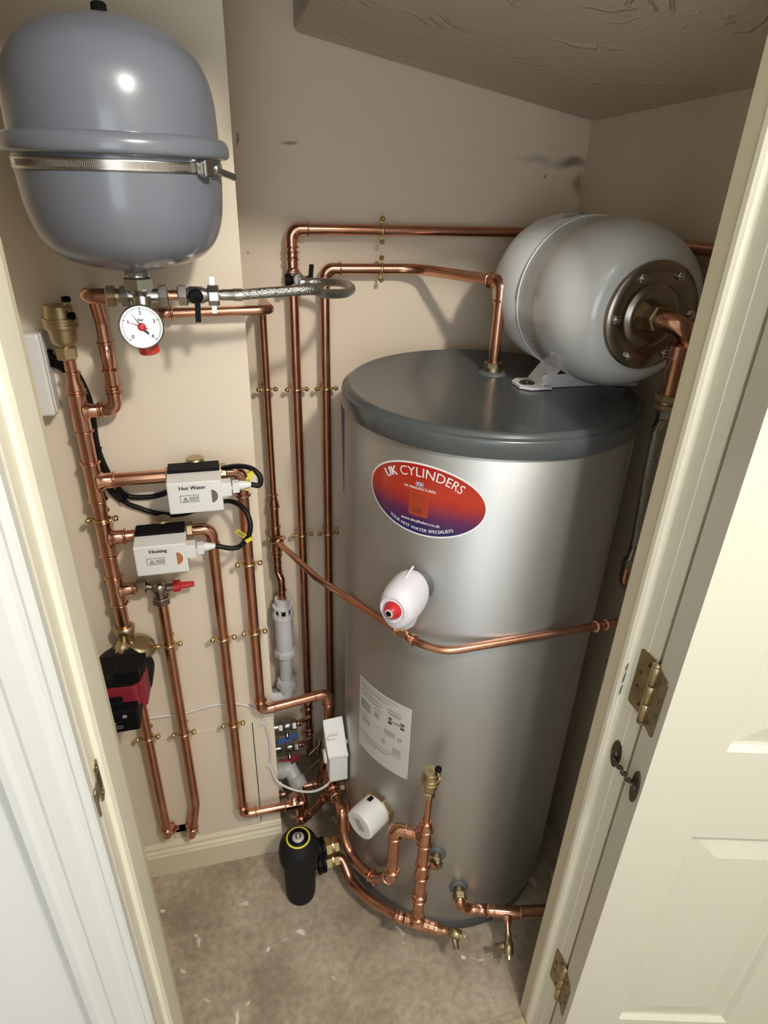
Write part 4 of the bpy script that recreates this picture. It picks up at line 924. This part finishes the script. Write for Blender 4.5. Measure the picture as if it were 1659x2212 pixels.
# ================================================================== PIPE CLIPS
def clip_proto(r, off, name, label, group):
    g = thing(name, label, 'pipe clip', (0, 0, 0), group)
    h = .0052
    b = MB(); n = 24; vv = []
    for k in range(n):
        a = 2*pi*k/n
        for rr, z in ((r+.0004, -h/2), (r+.0028, -h/2), (r+.0028, h/2), (r+.0004, h/2)): vv.append((rr*cos(a), rr*sin(a), z))
    b.add(vv, [(k*4+j, k*4+(j+1) % 4, ((k+1) % n)*4+(j+1) % 4, ((k+1) % n)*4+j) for k in range(n) for j in range(4)])
    for s_ in (-1, 1): b.obox((s_*(r+.006), .001, 0), (1, 0, 0), (0, 1, 0), (0, 0, 1), .012, .004, h)
    b.lathe((0, r, 0), BK, [(0, .0035), (off-r-.003, .0035), (off-r-.003, .008), (off-r-.0004, .009)], 14)
    b.build('ring', 'brassbright', g)
    for s_ in (-1, 1): MB().lathe((s_*(r+.0115), .006, 0), FW, [(0, .003), (.004, .0050), (.009, .0056), (.0120, .0046), (.0135, .0015)], 14).build('screw', 'brassbright', g)
    return g
protos = {}
def clip(kind, pos, label, rot=None, group='brass pipe clips'):
    r, off = {'a28': (r28-.0015, .040), 'a22': (r22, .036), 'b22': (r22, .035), 'b15': (r15, .040)}[kind]
    if kind not in protos: protos[kind] = clip_proto(r, off, 'pipe_clip', label, group); o = protos[kind]
    else: o = copy_tree(protos[kind]); o['label'] = label
    o['group'] = group
    o.location = pos
    if rot: o.rotation_euler = rot
    return o
clip('a28', (MX, MY, mz(212, 1122)), 'brass clip on the thick manifold pipe between the two white valves')
clip('a22', (rx_, PYA, at(365, 1392, Y=PYA).z), 'upper brass clip on the pipe below the bypass valve')
clip('a22', (rx_, PYA, at(400, 1583, Y=PYA).z), 'lower brass clip on the pipe below the bypass valve')
clip('a22', (tx_, PYA, at(481, 1378, Y=PYA).z), 'upper brass clip on the pipe below the Heating valve')
clip('a22', (tx_, PYA, at(502, 1564, Y=PYA).z), 'lower brass clip on the pipe below the Heating valve')
clip('a22', (hx, PYA, at(537, 1217, Y=PYA).z), 'upper brass clip on the pipe below the Hot Water valve')
clip('a22', (hx, PYA, at(548, 1365, Y=PYA).z), 'lower brass clip on the pipe below the Hot Water valve')
clip('a22', (pvx, PYA, at(314, 1594, Y=PYA).z), 'brass clip just below the pump on its pipe')
clip('b15', (TX, TY, at(573, 841, Y=TY).z), 'brass clip on the thin discharge pipe beside the panel edge at lid height')
clip('b22', (R1, RY, at(637, 841, Y=RY).z), 'upper brass clip on the left riser at lid height')
clip('b22', (R2, RY, at(704, 839, Y=RY).z), 'upper brass clip on the right riser beside the lid')
clip('b22', (R1, RY, at(649, 1155, Y=RY).z), 'lower brass clip on the left riser')
clip('b22', (R2, RY, at(710, 1151, Y=RY).z), 'lower brass clip on the right riser')
clip('b15', (TX, TY, at(597, 1162, Y=TY).z), 'brass clip on the discharge pipe behind its tee')
clip('b22', (at(825, 498, Y=RY).x, RY, zt1), 'brass clip on the top horizontal pipe', (0, RAD(90), 0))
clip('b22', (at(823, 583, Y=RY).x, RY, zt2), 'brass clip on the second horizontal pipe', (0, RAD(90), 0))

# ================================================================== GREY EXPANSION VESSEL
gvx, gvy = -.1015, 1.0
gv = thing('grey_expansion_vessel', 'large grey expansion vessel strapped to the panel at the top left', 'expansion vessel', (gvx, gvy, 1.535))
prof = [(1.532, .016), (1.538, .020), (1.541, .040), (1.546, .062), (1.553, .083), (1.563, .100), (1.577, .1125), (1.597, .121), (1.622, .1255), (1.66, .1275), (1.685, .1275), (1.72, .1265), (1.745, .1245), (1.768, .1185), (1.788, .1075), (1.803, .091), (1.815, .068), (1.822, .044), (1.826, .020), (1.827, .0005)]
def smoothprof(P, n=5):
    q = catmull([(a, b, 0) for a, b in P], n); return [(v.x, max(v.y, .0004)) for v in q]
MB().lathe((gvx, gvy, 0), UP, smoothprof(prof), 96).build('shell', 'vessgrey', gv)
MB().lathe((gvx, gvy, 0), UP, smoothprof([(1.676, .127), (1.677, .134), (1.680, .1385), (1.686, .1395), (1.693, .1385), (1.699, .134), (1.701, .127)], 3), 96).build('rim', 'vessgrey', gv)
MB().lathe((gvx, gvy, 1.824), UP, [(0, .012), (.004, .0125), (.006, .009), (.012, .009), (.014, .006)], 24).build('valve_cap', 'blackm', gv)
sb = thing('strap_bracket', 'steel band clamp around the grey vessel below its rim', 'band clamp', (gvx, gvy, 1.655))
zs = 1.6665
MB().lathe((gvx, gvy, zs), UP, [(-.0065, .1278), (-.0062, .1292), (-.004, .1288), (.004, .1288), (.0062, .1292), (.0065, .1278)], 96, cap=False).build('band', 'chrome', sb)
tk = MB()
for k in range(120):
    a = RAD(-150+k*.92); tk.obox((gvx+.1290*cos(a), gvy+.1290*sin(a), zs), (-sin(a), cos(a), 0), (cos(a), sin(a), 0), (0, 0, 1), .0010, .0010, .0066)
o = tk.build('band_teeth', 'steel', sb)
ha = RAD(-37); hc = V((gvx+.134*cos(ha), gvy+.134*sin(ha), zs)); tg = V((-sin(ha), cos(ha), 0)); nd = V((cos(ha), sin(ha), 0))
shs = MB().obox(hc, tg, nd, UP, .016, .012, .020).obox(hc-tg*.010, tg, nd, UP, .006, .009, .016).build('screw_housing', 'chrome', sb, bevel=.002)
ha2 = RAD(-20); hc2 = V((gvx+.136*cos(ha2), gvy+.136*sin(ha2), zs-.004)); tg2 = V((-sin(ha2), cos(ha2), -.15)).normalized()
MB().lathe(hc+tg*.008, tg, [(0, .004), (.006, .004), (.0065, .0062), (.012, .0062)], 16).build('screw', 'chrome', shs)
MB().sweep(catmull([hc+tg*.012, hc2, hc2+tg2*.020+nd*.010-V((0, 0, .002))]), .0045, 12).build('band_tail', 'chrome', sb)
MB().box((gvx-.03, gvy+.1292, zs-.045), (gvx+.03, YA, zs+.03)).build('wall_plate', 'steel', sb)

# ================================================================== CABLES
def cable(name, label, cat, P, r, m):
    mb = MB().sweep(catmull(P), r, 10); return tag(mb.build(name, m, None, tuple(V(P[0]))), label, cat)
yc = YA-.006
def pa(px_, py, y=yc): return tuple(at(px_, py, Y=y))
cb = thing('black_cable', 'bundle of black cables curving down from behind the air vent to the two white valves', 'cable', pa(110, 775))
common = [(104, 776), (135, 788), (158, 808), (178, 845), (190, 880), (196, 920), (201, 955), (209, 985), (224, 1020), (246, 1056)]
MB().sweep(catmull([at(a, b, Y=yc-.002) for a, b in common]+[at(272, 1085, Y=yc-.002), at(300, 1097, Y=yc), at(340, 1109, Y=yc), at(385, 1112, Y=yc), at(430, 1100, Y=yc), at(478, 1084, Y=1.12), at(506, 1085, Y=1.08), at(530, 1103, Y=1.06), at(541, 1135, Y=1.045), at(533, 1165, Y=1.041), at(508, 1184, Y=1.041)]+[e2]), .0048, 10).build('cable', 'cable', cb)
MB().sweep(catmull([at(a+7, b-4, Y=yc-.004) for a, b in common]+[at(275, 1071, Y=yc), at(310, 1074, Y=yc), at(350, 1068, Y=yc), at(400, 1045, Y=yc-.0), at(450, 1020, Y=1.125), at(490, 1010, Y=1.10), at(520, 1007, Y=1.075), at(545, 1013, Y=1.055), at(562, 1030, Y=1.045), at(560, 1048, Y=1.041)]+[e1]), .0048, 10).build('cable', 'cable', cb)
MB().sweep(catmull([at(a-7, b+5, Y=yc) for a, b in common]+[at(262, 1082, Y=yc-.002)]), .0048, 10).build('cable', 'cable', cb)
for (a, b) in ((106, 773),): MB().obox(at(a, b, Y=yc-.004), (1, 0, -.2), (0, 1, 0), (.2, 0, 1), .010, .012, .026).build('cable_end', 'black', cb)
for (a, b) in ((211, 975), (270, 1076)): MB().obox(at(a, b, Y=yc-.008), (1, 0, -.8), (0, 1, 0), (.8, 0, 1), .006, .010, .018).build('cable_tie', 'black', cb)
for (a, b, a2, b2, y_, lb) in ((541, 1022, 534, 1045, 1.052, 'yellow tag folded around the cable loop beside the Hot Water valve'), (537, 1164, 520, 1153, 1.040, 'yellow tag on the cable beside the Heating valve')):
    c = at(a, b, Y=y_); c2_ = at(a2, b2, Y=y_-.006); t_ = thing('cable_tag', lb, 'tag', tuple(c))
    MB().obox(c, (1, 0, .5), (0, 1, 0), (-.5, 0, 1), .012, .011, .007).build('wrap', 'yellow', t_); d_ = (c2_-c).normalized()
    fl_ = MB().obox(c2_, d_, (0, 1, 0), d_.cross(V((0, 1, 0))), .024, .0008, .009).build('flag', 'yellow', t_)
    mb = MB(); s2 = d_.cross(V((0, 1, 0)))
    for k in range(3): mb.obox(c2_+V((0, -.0006, 0))+s2*(k-1)*.0024, d_, (0, 1, 0), s2, .018, .0004, .0010)
    mb.build('print', 'ink', t_)
# white cable across the panel to the actuator
wp = [pa(255, 1560, YA-.003), pa(330, 1550, YA-.003), pa(400, 1540, YA-.003), pa(445, 1527, YA-.003), pa(490, 1520, YA-.003), pa(530, 1523, YA-.003), pa(560, 1540, YA-.003), pa(578, 1580, YA-.003), pa(584, 1620, YA-.003), pa(585, 1655, YA-.003), pa(600, 1688, 1.135), tuple(at(635, 1706, Y=1.11)), tuple(at(672, 1710, Y=1.09)), tuple(at(700, 1700, Y=1.08)), tuple(at(718, 1682, Y=1.085))]
wcb = thing('white_cable', 'thin white cable crossing the panel and looping to the white actuator', 'cable', wp[0])
MB().sweep(catmull(wp), .0032, 10).build('cable', 'whitecable', wcb)
for (a, b) in ((566, 1563), (582, 1655), (447, 1526)): MB().obox(at(a, b, Y=YA-.005), RT, BK, UP, .010, .009, .005).build('cable_clip', 'whitecable', wcb)

# ================================================================== LOWER LEFT: ACTUATOR, FILTER, BEHIND THE PANEL
ac = thing('cylinder_valve_actuator', 'white plastic valve actuator on the pipe beside the paper label', 'motorised valve', (.19, 1.09, .36))
lean = V((.035, 0, -1)).normalized()
ayf = 1.055
P_tl, P_tr, P_br, P_bl = at(694, 1573, Y=ayf+.03), at(727, 1563, Y=ayf+.03), at(752, 1628, Y=ayf), at(709, 1640, Y=ayf)
zT = P_tl.z; zM = .5*(P_br.z+P_bl.z); zBm = at(735, 1688, Y=ayf).z
xa0, xa1 = P_bl.x, P_br.x
mb = MB(); vv = [(xa0-.004, 1.108, zT+.002), (xa1-.004, 1.108, zT+.006), (xa1, ayf, zM), (xa0, ayf, zM-.001), (xa0-.002, 1.108, zM-.012), (xa1, 1.108, zM-.012)]
mb.add(vv, [(0, 1, 2, 3), (0, 3, 4), (1, 5, 2), (4, 3, 2, 5), (0, 4, 5, 1)], False); acv = mb.build('cover', 'whitepl', ac, bevel=.002)
MB().box((xa0+.003, ayf+.002, zBm), (xa1, 1.105, zM-.001)).build('housing', 'whitepl', ac, bevel=.003)
MB().box((xa0+.001, ayf-.001, zM-.004), (xa1+.001, 1.106, zM)).build('rim', 'whitepl', ac)
fn0 = V((xa0+.012, ayf+.030, zT-(zT-zM)*.45)); MB().obox(fn0+V((.004, -.012, .008)), RT, V((0, -.55, -.83)), V((0, -.8, .6)), .024, .007, .006).build('latch', 'whitepl', acv)
MB().lathe((xa1, ayf+.03, zM+.014), RT, [(0, .006), (.006, .006), (.007, .0045), (.014, .0045)], 14).build('knob', 'whitepl', ac)
MB().lathe((xa0-.002, 1.08, zM-.02), LF, [(0, .018), (.004, .018), (.006, .015)], 24).build('side_disc', 'whitepl', ac)
# magnetic filter
fx_, fy_ = .082, 1.00
mfz = at(645, 1808, Y=fy_).z
flt = thing('magnetic_filter', 'black round topped magnetic filter with yellow ring standing on the floor', 'filter', (fx_, fy_, 0))
ft_ = mfz
fr_ = .040
MB().lathe((fx_, fy_, 0), UP, smoothprof([(.001, .030), (.004, .035), (.03, .0385), (ft_-.085, .041), (ft_-.075, .048), (ft_-.045, .0495), (ft_-.022, .045), (ft_-.006, .034), (ft_-.002, .030)], 4)+[(ft_-.002, .001)], 48).build('body', 'blackm', flt)
MB().lathe((fx_, fy_, ft_-.003), UP, [(0, .0300), (.002, .0297), (.0022, .0255)], 48, cap=False).build('yellow_ring', 'yellow', flt)
tdk = MB().lathe((fx_, fy_, ft_-.004), UP, [(0, .0252), (.003, .0250), (.0032, .001)], 48).build('top_disc', 'black', flt)
MB().lathe((fx_, fy_, ft_-.001), UP, [(0, .0145), (.001, .0140), (.0012, .001)], 40).build('label_disc', 'greypl', tdk)
MB().lathe((fx_, fy_, ft_), UP, [(0, .007), (.006, .007), (.007, .005), (.012, .005), (.013, .003)], 16).build('bleed_screw', 'chrome', tdk)
for k, zz in enumerate((ft_-.085, ft_-.142)):
    yy = fy_+.012
    MB().lathe((fx_+.030, yy, zz), (1, .1, 0), [(0, .013), (.020, .013)], 20).build('port', 'blackm', flt)
    MB().hexnut((fx_+.046, yy+.002, zz), (1, .1, 0), .0275, .011, 10).hexnut((fx_+.058, yy+.003, zz), (1, .1, 0), .0265, .010, 10).build('collar', 'black', flt)
    MB().hexnut((fx_+.066, yy+.004, zz), (1, .1, 0), .022, .018).lathe((fx_+.084, yy+.005, zz), (1, .1, 0), [(0, .017), (.006, .017)], 20).hexnut((fx_+.089, yy+.006, zz), (1, .1, 0), .021, .014).build('union_nut', 'brassbright', flt)
rL, rM = .0126, .0116
# lower copper loops round the cylinder
FZ1, FZ2 = ft_-.085, ft_-.142
RX_, RY_ = .3285, .79
lz = lambda px_, py: at(px_, py, Y=RY_).z
zTa, zTb, zTc = lz(915, 1806), lz(911, 1878), lz(901, 1992)
rs = thing('copper_pipe', 'upright copper riser in front of the cylinder under the lower air vent, with three tees', 'copper pipe', (RX_, RY_, zTc))
zcap = lz(932, 1716); zrd = lz(919, 1784)
pipe(rs, [(RX_, RY_, zcap), (RX_, RY_, zrd)], r15)
reducer(rs, (RX_, RY_, zrd-.012), UP, rL, r15, .026)
pipe(rs, [(RX_, RY_, zrd), (RX_, RY_, zTc)], rL)
elb = V((at(853, 1789, Z=zTa).x, at(853, 1789, Z=zTa).y, zTa)); bdir = (elb-V((RX_, RY_, zTa))).normalized()
tee(rs, (RX_, RY_, zTa), UP, bdir, rL, .052, rL, .026)
b1d = (V((bp1.x, bp1.y, 0))-V((RX_, RY_, 0))).normalized()
tee(rs, (RX_, RY_, zTb), UP, b1d, rL, .045, r15, .020)
pipe(rs, [V((RX_, RY_, zTb)), V((RX_, RY_, zTb))+b1d*.03, bp1+bd1*.03, bp1], r15+.001, .01)
coupling(rs, (RX_, RY_, lz(907, 1935)), UP, rL, .022)
cck = at(1010, 2026, Z=zTc-.004); cd = (cck-V((RX_, RY_, zTc))).normalized()
tee(rs, (RX_, RY_, zTc), cd, UP, rL, .060, rL, .028)
pipe(rs, [(RX_, RY_, zTc), V((RX_, RY_, zTc))+cd*.046], rL)
reducer(rs, V((RX_, RY_, zTc))+cd*.040, cd, rL, r15, .028)
# loop up: elbow at the top, down leg, elbow, then sweeping back round the cylinder
lp = thing('copper_pipe', 'copper swan neck from the riser tee sweeping back around the left of the cylinder', 'copper pipe', tuple(elb))
zeb = at(846, 1893, Y=elb.y).z; eb2 = V((elb.x, elb.y, zeb))
s1 = oncyl(808, 1895, .304); s2 = oncyl(772, 1865, .304); s3 = oncyl(753, 1834, .304); s3b = oncyl(742, 1793, .304); s4 = oncyl(738, 1752, .304); s5 = V((.188, 1.12, .235))
sd = (s1-eb2).normalized()
pipe(lp, [V((RX_, RY_, zTa))+bdir*.02, elb, eb2, eb2+sd*.01], rL, .018)
elbow(lp, elb, -bdir, DN_, rL, .026, rb=.02); elbow(lp, eb2, UP, sd, rL, .028, rb=.018)
MB().sweep(catmull([eb2+sd*.015, s1, s2, s3, s3b, s4, s5]), rL, 20).build('pipe', 'copper', lp)
coupling(lp, s5+(s4-s5).normalized()*.03, s4-s5, rL, .03)
coupling(lp, s1, s1-s2, rL, .022)
# lower sweep to the filter
lw = thing('copper_pipe', 'copper pipe curving around the foot of the cylinder from the filter to the riser', 'copper pipe', tuple(oncyl(800, 1935, .31)))
w1 = V((RX_, RY_, zTc))-cd*.02; w2 = oncyl(862, 1966, .306); w3 = oncyl(820, 1946, .306); w4 = oncyl(782, 1915, .306); w5 = oncyl(760, 1880, .306)
wE = V((fx_+.100, fy_+.02, FZ2))
w5b = V((.196, 1.0, FZ2+.0)) 
MB().sweep(catmull([w1, oncyl(862, 1979, .315), oncyl(816, 1954, .312), oncyl(777, 1924, .312), oncyl(757, 1900, .312), V((fx_+.112, fy_+.010, FZ2-.002)), V((fx_+.092, fy_+.016, FZ2))]), rL, 20).build('pipe', 'copper', lw)
coupling(lw, w1-cd*.022, cd, rL, .020)
lwe = thing('copper_pipe', 'short copper pipes joining the brass unions of the black filter to the vertical pipe', 'copper pipe', tuple(wE))
pipe(lwe, [(fx_+.095, fy_+.018, FZ1), (.215, 1.045, FZ1), (.215, 1.06, FZ1+.10)], rL-.001, .02)
coupling(lwe, (.215, 1.056, FZ1+.06), UP, rL, .03)
# tee cluster under the actuator
cl = thing('copper_pipe', 'cluster of copper tees below the white actuator', 'copper pipe', (.188, 1.13, .22))
tee(cl, (.187, 1.128, .235), UP, (0, 1, 0), rL, .06, rL, .03); elbow(cl, (.188, 1.19, .215), DN_, (0, -1, .1), rL, .026)
MB().hexnut((.205, 1.115, .235), RT, .012, .016).build('drain_plug', 'brass', cl)
pipe(cl, [(.187, 1.128, .30), (.187, 1.128, .22)], rL)
# lower air vent
air_vent(RX_, RY_, zcap-.004, 'brass automatic air vent on the riser in front of the cylinder', .082, .0190)
# drain cocks
def drain_cock(p, d, label, sp_):
    p = V(p); d = V(d).normalized(); g = thing('drain_cock', label, 'drain cock', tuple(p), 'drain cocks at the foot of the cylinder'); sp_ = V(sp_).normalized()
    MB().lathe(p, d, [(0, .0085), (.014, .0085), (.015, .0115), (.040, .0115), (.041, .010)], 22).build('body', 'brassold', g)
    MB().lathe(p+d*.024, sp_, [(0, .007), (.012, .0072), (.030, .0072), (.031, .005)], 18).build('hose_tail', 'brassold', g)
    MB().lathe(p+d*.041, d, [(0, .0105), (.002, .0105), (.0021, .003), (.010, .003)], 20).obox(p+d*.049, V((0, 0, 1)).cross(d), UP, d, .003, .009, .006).build('square_spindle', 'brassbright', g)
pc = V((RX_, RY_, zTc))+cd*.062
tl = at(989, 2066, Z=max(.02, zTc-.03)); q_ = pc+cd*.024
drain_cock(pc, cd, 'brass drain cock pointing right at the foot of the air vent riser', (tl-q_))
# right hand boss pipe
br = thing('copper_pipe', 'copper pipe from the low boss running right past the cylinder to the door frame', 'copper pipe', tuple(bp2))
c0_ = bp2+bd2*.034; zr = bp2.z-.052
kz = zr
u0 = V((at(1004, 1962, Z=kz).x, at(1004, 1962, Z=kz).y, kz)); u1 = V((at(1095, 1970, Z=kz).x, at(1095, 1970, Z=kz).y, kz)); u2 = V((at(1180, 1966, Z=kz).x, at(1180, 1966, Z=kz).y, kz))
pipe(br, [bp2+bd2*.02, c0_+V((0, 0, -.004)), u0+V((-.006, 0, 0)), u1, u2+(u2-u1)*.4], .0122, [.02, .03, .3])
ud = (u1-u0).normalized()
coupling(br, u0+ud*.040, ud, .0122, .034); 
dcp = at(1098, 2040, Z=kz-.03); dd_ = (dcp-u1).normalized()
tee(br, u1, ud, dd_, .0122, .066, r15, .022)
pipe(br, [u1, u1+dd_*.045], r15-.001)
t2_ = at(1068, 2045, Z=kz-.04); pd = u1+dd_*.042
drain_cock(pd, dd_, 'brass drain cock pointing forward from the right hand low copper pipe', (t2_-(pd+dd_*.024)))
# isolating valves behind the panel edge
def iso(px_, py_, leverm, label):
    c = at(px_, py_, Y=1.36); g = thing('isolating_valve', label, 'valve', tuple(c))
    MB().sweep([(XE-.06, 1.36, c.z), (c.x-.02, 1.36, c.z)], .012, 20).build('inlet', 'chrome', g)
    MB().hexnut((c.x-.036, 1.36, c.z), RT, .0165, .014).lathe((c.x-.022, 1.36, c.z), RT, [(0, .012), (.004, .014), (.022, .014), (.026, .012)], 22).build('body', 'chrome', g)
    MB().hexnut((c.x+.004, 1.36, c.z), RT, .0165, .014).build('nut', 'chrome', g)
    MB().lathe((c.x-.012, 1.345, c.z-.010), (0, -1, -.35), [(0, .006), (.014, .006), (.016, .004), (.020, .004)], 14).build('spindle', 'chrome', g)
    MB().obox((c.x-.012, 1.332, c.z-.024), (1, .2, .12), (0, .6, .8), (0, -.8, .6), .060, .016, .003).build('lever', leverm, g)
    pipe(g, [(c.x+.016, 1.36, c.z), (R1, 1.375, c.z+.004)], r15); coupling(g, (c.x+.024, 1.362, c.z), RT, r15, .02)
iso(627, 1566, 'blue', 'chrome isolating valve with blue lever behind the panel edge')
iso(632, 1612, 'red', 'chrome isolating valve with red lever behind the panel edge')
# loose cocks / drain tails
dk = thing('drain_cock', 'dull brass drain cock on the dark pipe left of the white actuator', 'drain cock', tuple(at(684, 1615, Y=1.36)))
MB().lathe(at(690, 1600, Y=1.365), (-.3, -.6, -.6), [(0, .009), (.030, .009), (.032, .006), (.040, .006)], 18).build('body', 'brassold', dk)
MB().lathe(at(686, 1612, Y=1.35), (-.8, -.3, -.5), [(0, .006), (.035, .006)], 14).build('hose_tail', 'brassold', dk)
MB().lathe(at(690, 1640, Y=1.35), (-.8, -.3, -.5), [(0, .006), (.040, .006)], 14).build('hose_tail', 'brassold', dk)
# grey plastic elbow
ge = thing('plastic_elbow', 'grey push fit plastic elbow behind the bottom of the panel edge', 'pipe fitting', tuple(at(630, 1665, Y=1.25)))
gc = at(629, 1660, Y=1.24); ge_l = gc+V((-.085, 0, -.001)); gdn = V((.016, -.034, -.030))
MB().sweep([ge_l, gc], .0205, 24).lathe(ge_l, RT, [(.040, .0206), (.042, .0235), (.064, .0235), (.066, .0206)], 24).build('arm', 'greypl', ge)
MB().sweep([gc+V((-.006, .006, .004)), gc+gdn], .0205, 24).lathe(gc+gdn*.55, gdn, [(0, .0205), (.003, .0238), (.028, .0238), (.031, .019), (.028, .0145)], 24).build('arm', 'greypl', ge)
g2_ = at(606, 1695, Y=1.25); MB().sweep([g2_+V((-.06, 0, 0)), g2_+V((.004, 0, 0))], .0165, 20).build('stub', 'greypl', ge)
ge2 = thing('copper_pipe', 'copper tails entering the grey plastic elbow near the floor', 'copper pipe', tuple(gc+gdn))
e_ = gc+gdn*1.25; pipe(ge2, [gc+gdn*.8, e_, e_+V((.012, -.03, -.055)), (.088, 1.14, z_l+.0)], r22, .015)
pipe(ge2, [at(640, 1702, Y=1.22), at(690, 1690, Y=1.22), (.182, 1.21, .24)], r15+.001, .02)
coupling(ge2, at(682, 1692, Y=1.22), RT, r15+.001, .022)
s_p = at(600, 1718, Y=1.2); pipe(ge2, [s_p+V((-.05, 0, 0)), s_p+V((.02, 0, 0))], r22-.001); coupling(ge2, s_p+V((.0, 0, 0)), RT, r22-.001, .02)
# ================================================================== THRESHOLD
th = MB(); th.box((.17, .585, 0), (.530, .618, .004)); th.box((-.16, .48, 0), (.530, .5845, .003))
struct(th, 'trim_9', 'floor')
gp = thing('carpet_gripper', 'pale timber gripper strip across the threshold by the right lining', 'gripper strip', (.48, .6, .004))
ga_, gb_ = at(1034, 2208, Z=.006), at(1140, 2194, Z=.006)
MB().box((.36, .590, .0041), (.528, .604, .011)).build('strip', mat('pale_timber', (.55, .46, .27), .6, var=.4, vscale=30), gp)
MB().box((.36, .575, .0032), (.529, .5895, .008)).build('strip', 'brassold', gp)
# ceiling lamp of the outside room
lmp = thing('ceiling_lamp', 'round spotlight fitting on the ceiling outside the cupboard', 'lamp', (LAMP[0], LAMP[1], 2.4))
MB().lathe((LAMP[0], LAMP[1], 2.4), (0, 0, -1), [(0, .05), (.008, .05), (.012, .02), (.012, .001)], 32).build('rose', 'whitepl', lmp)
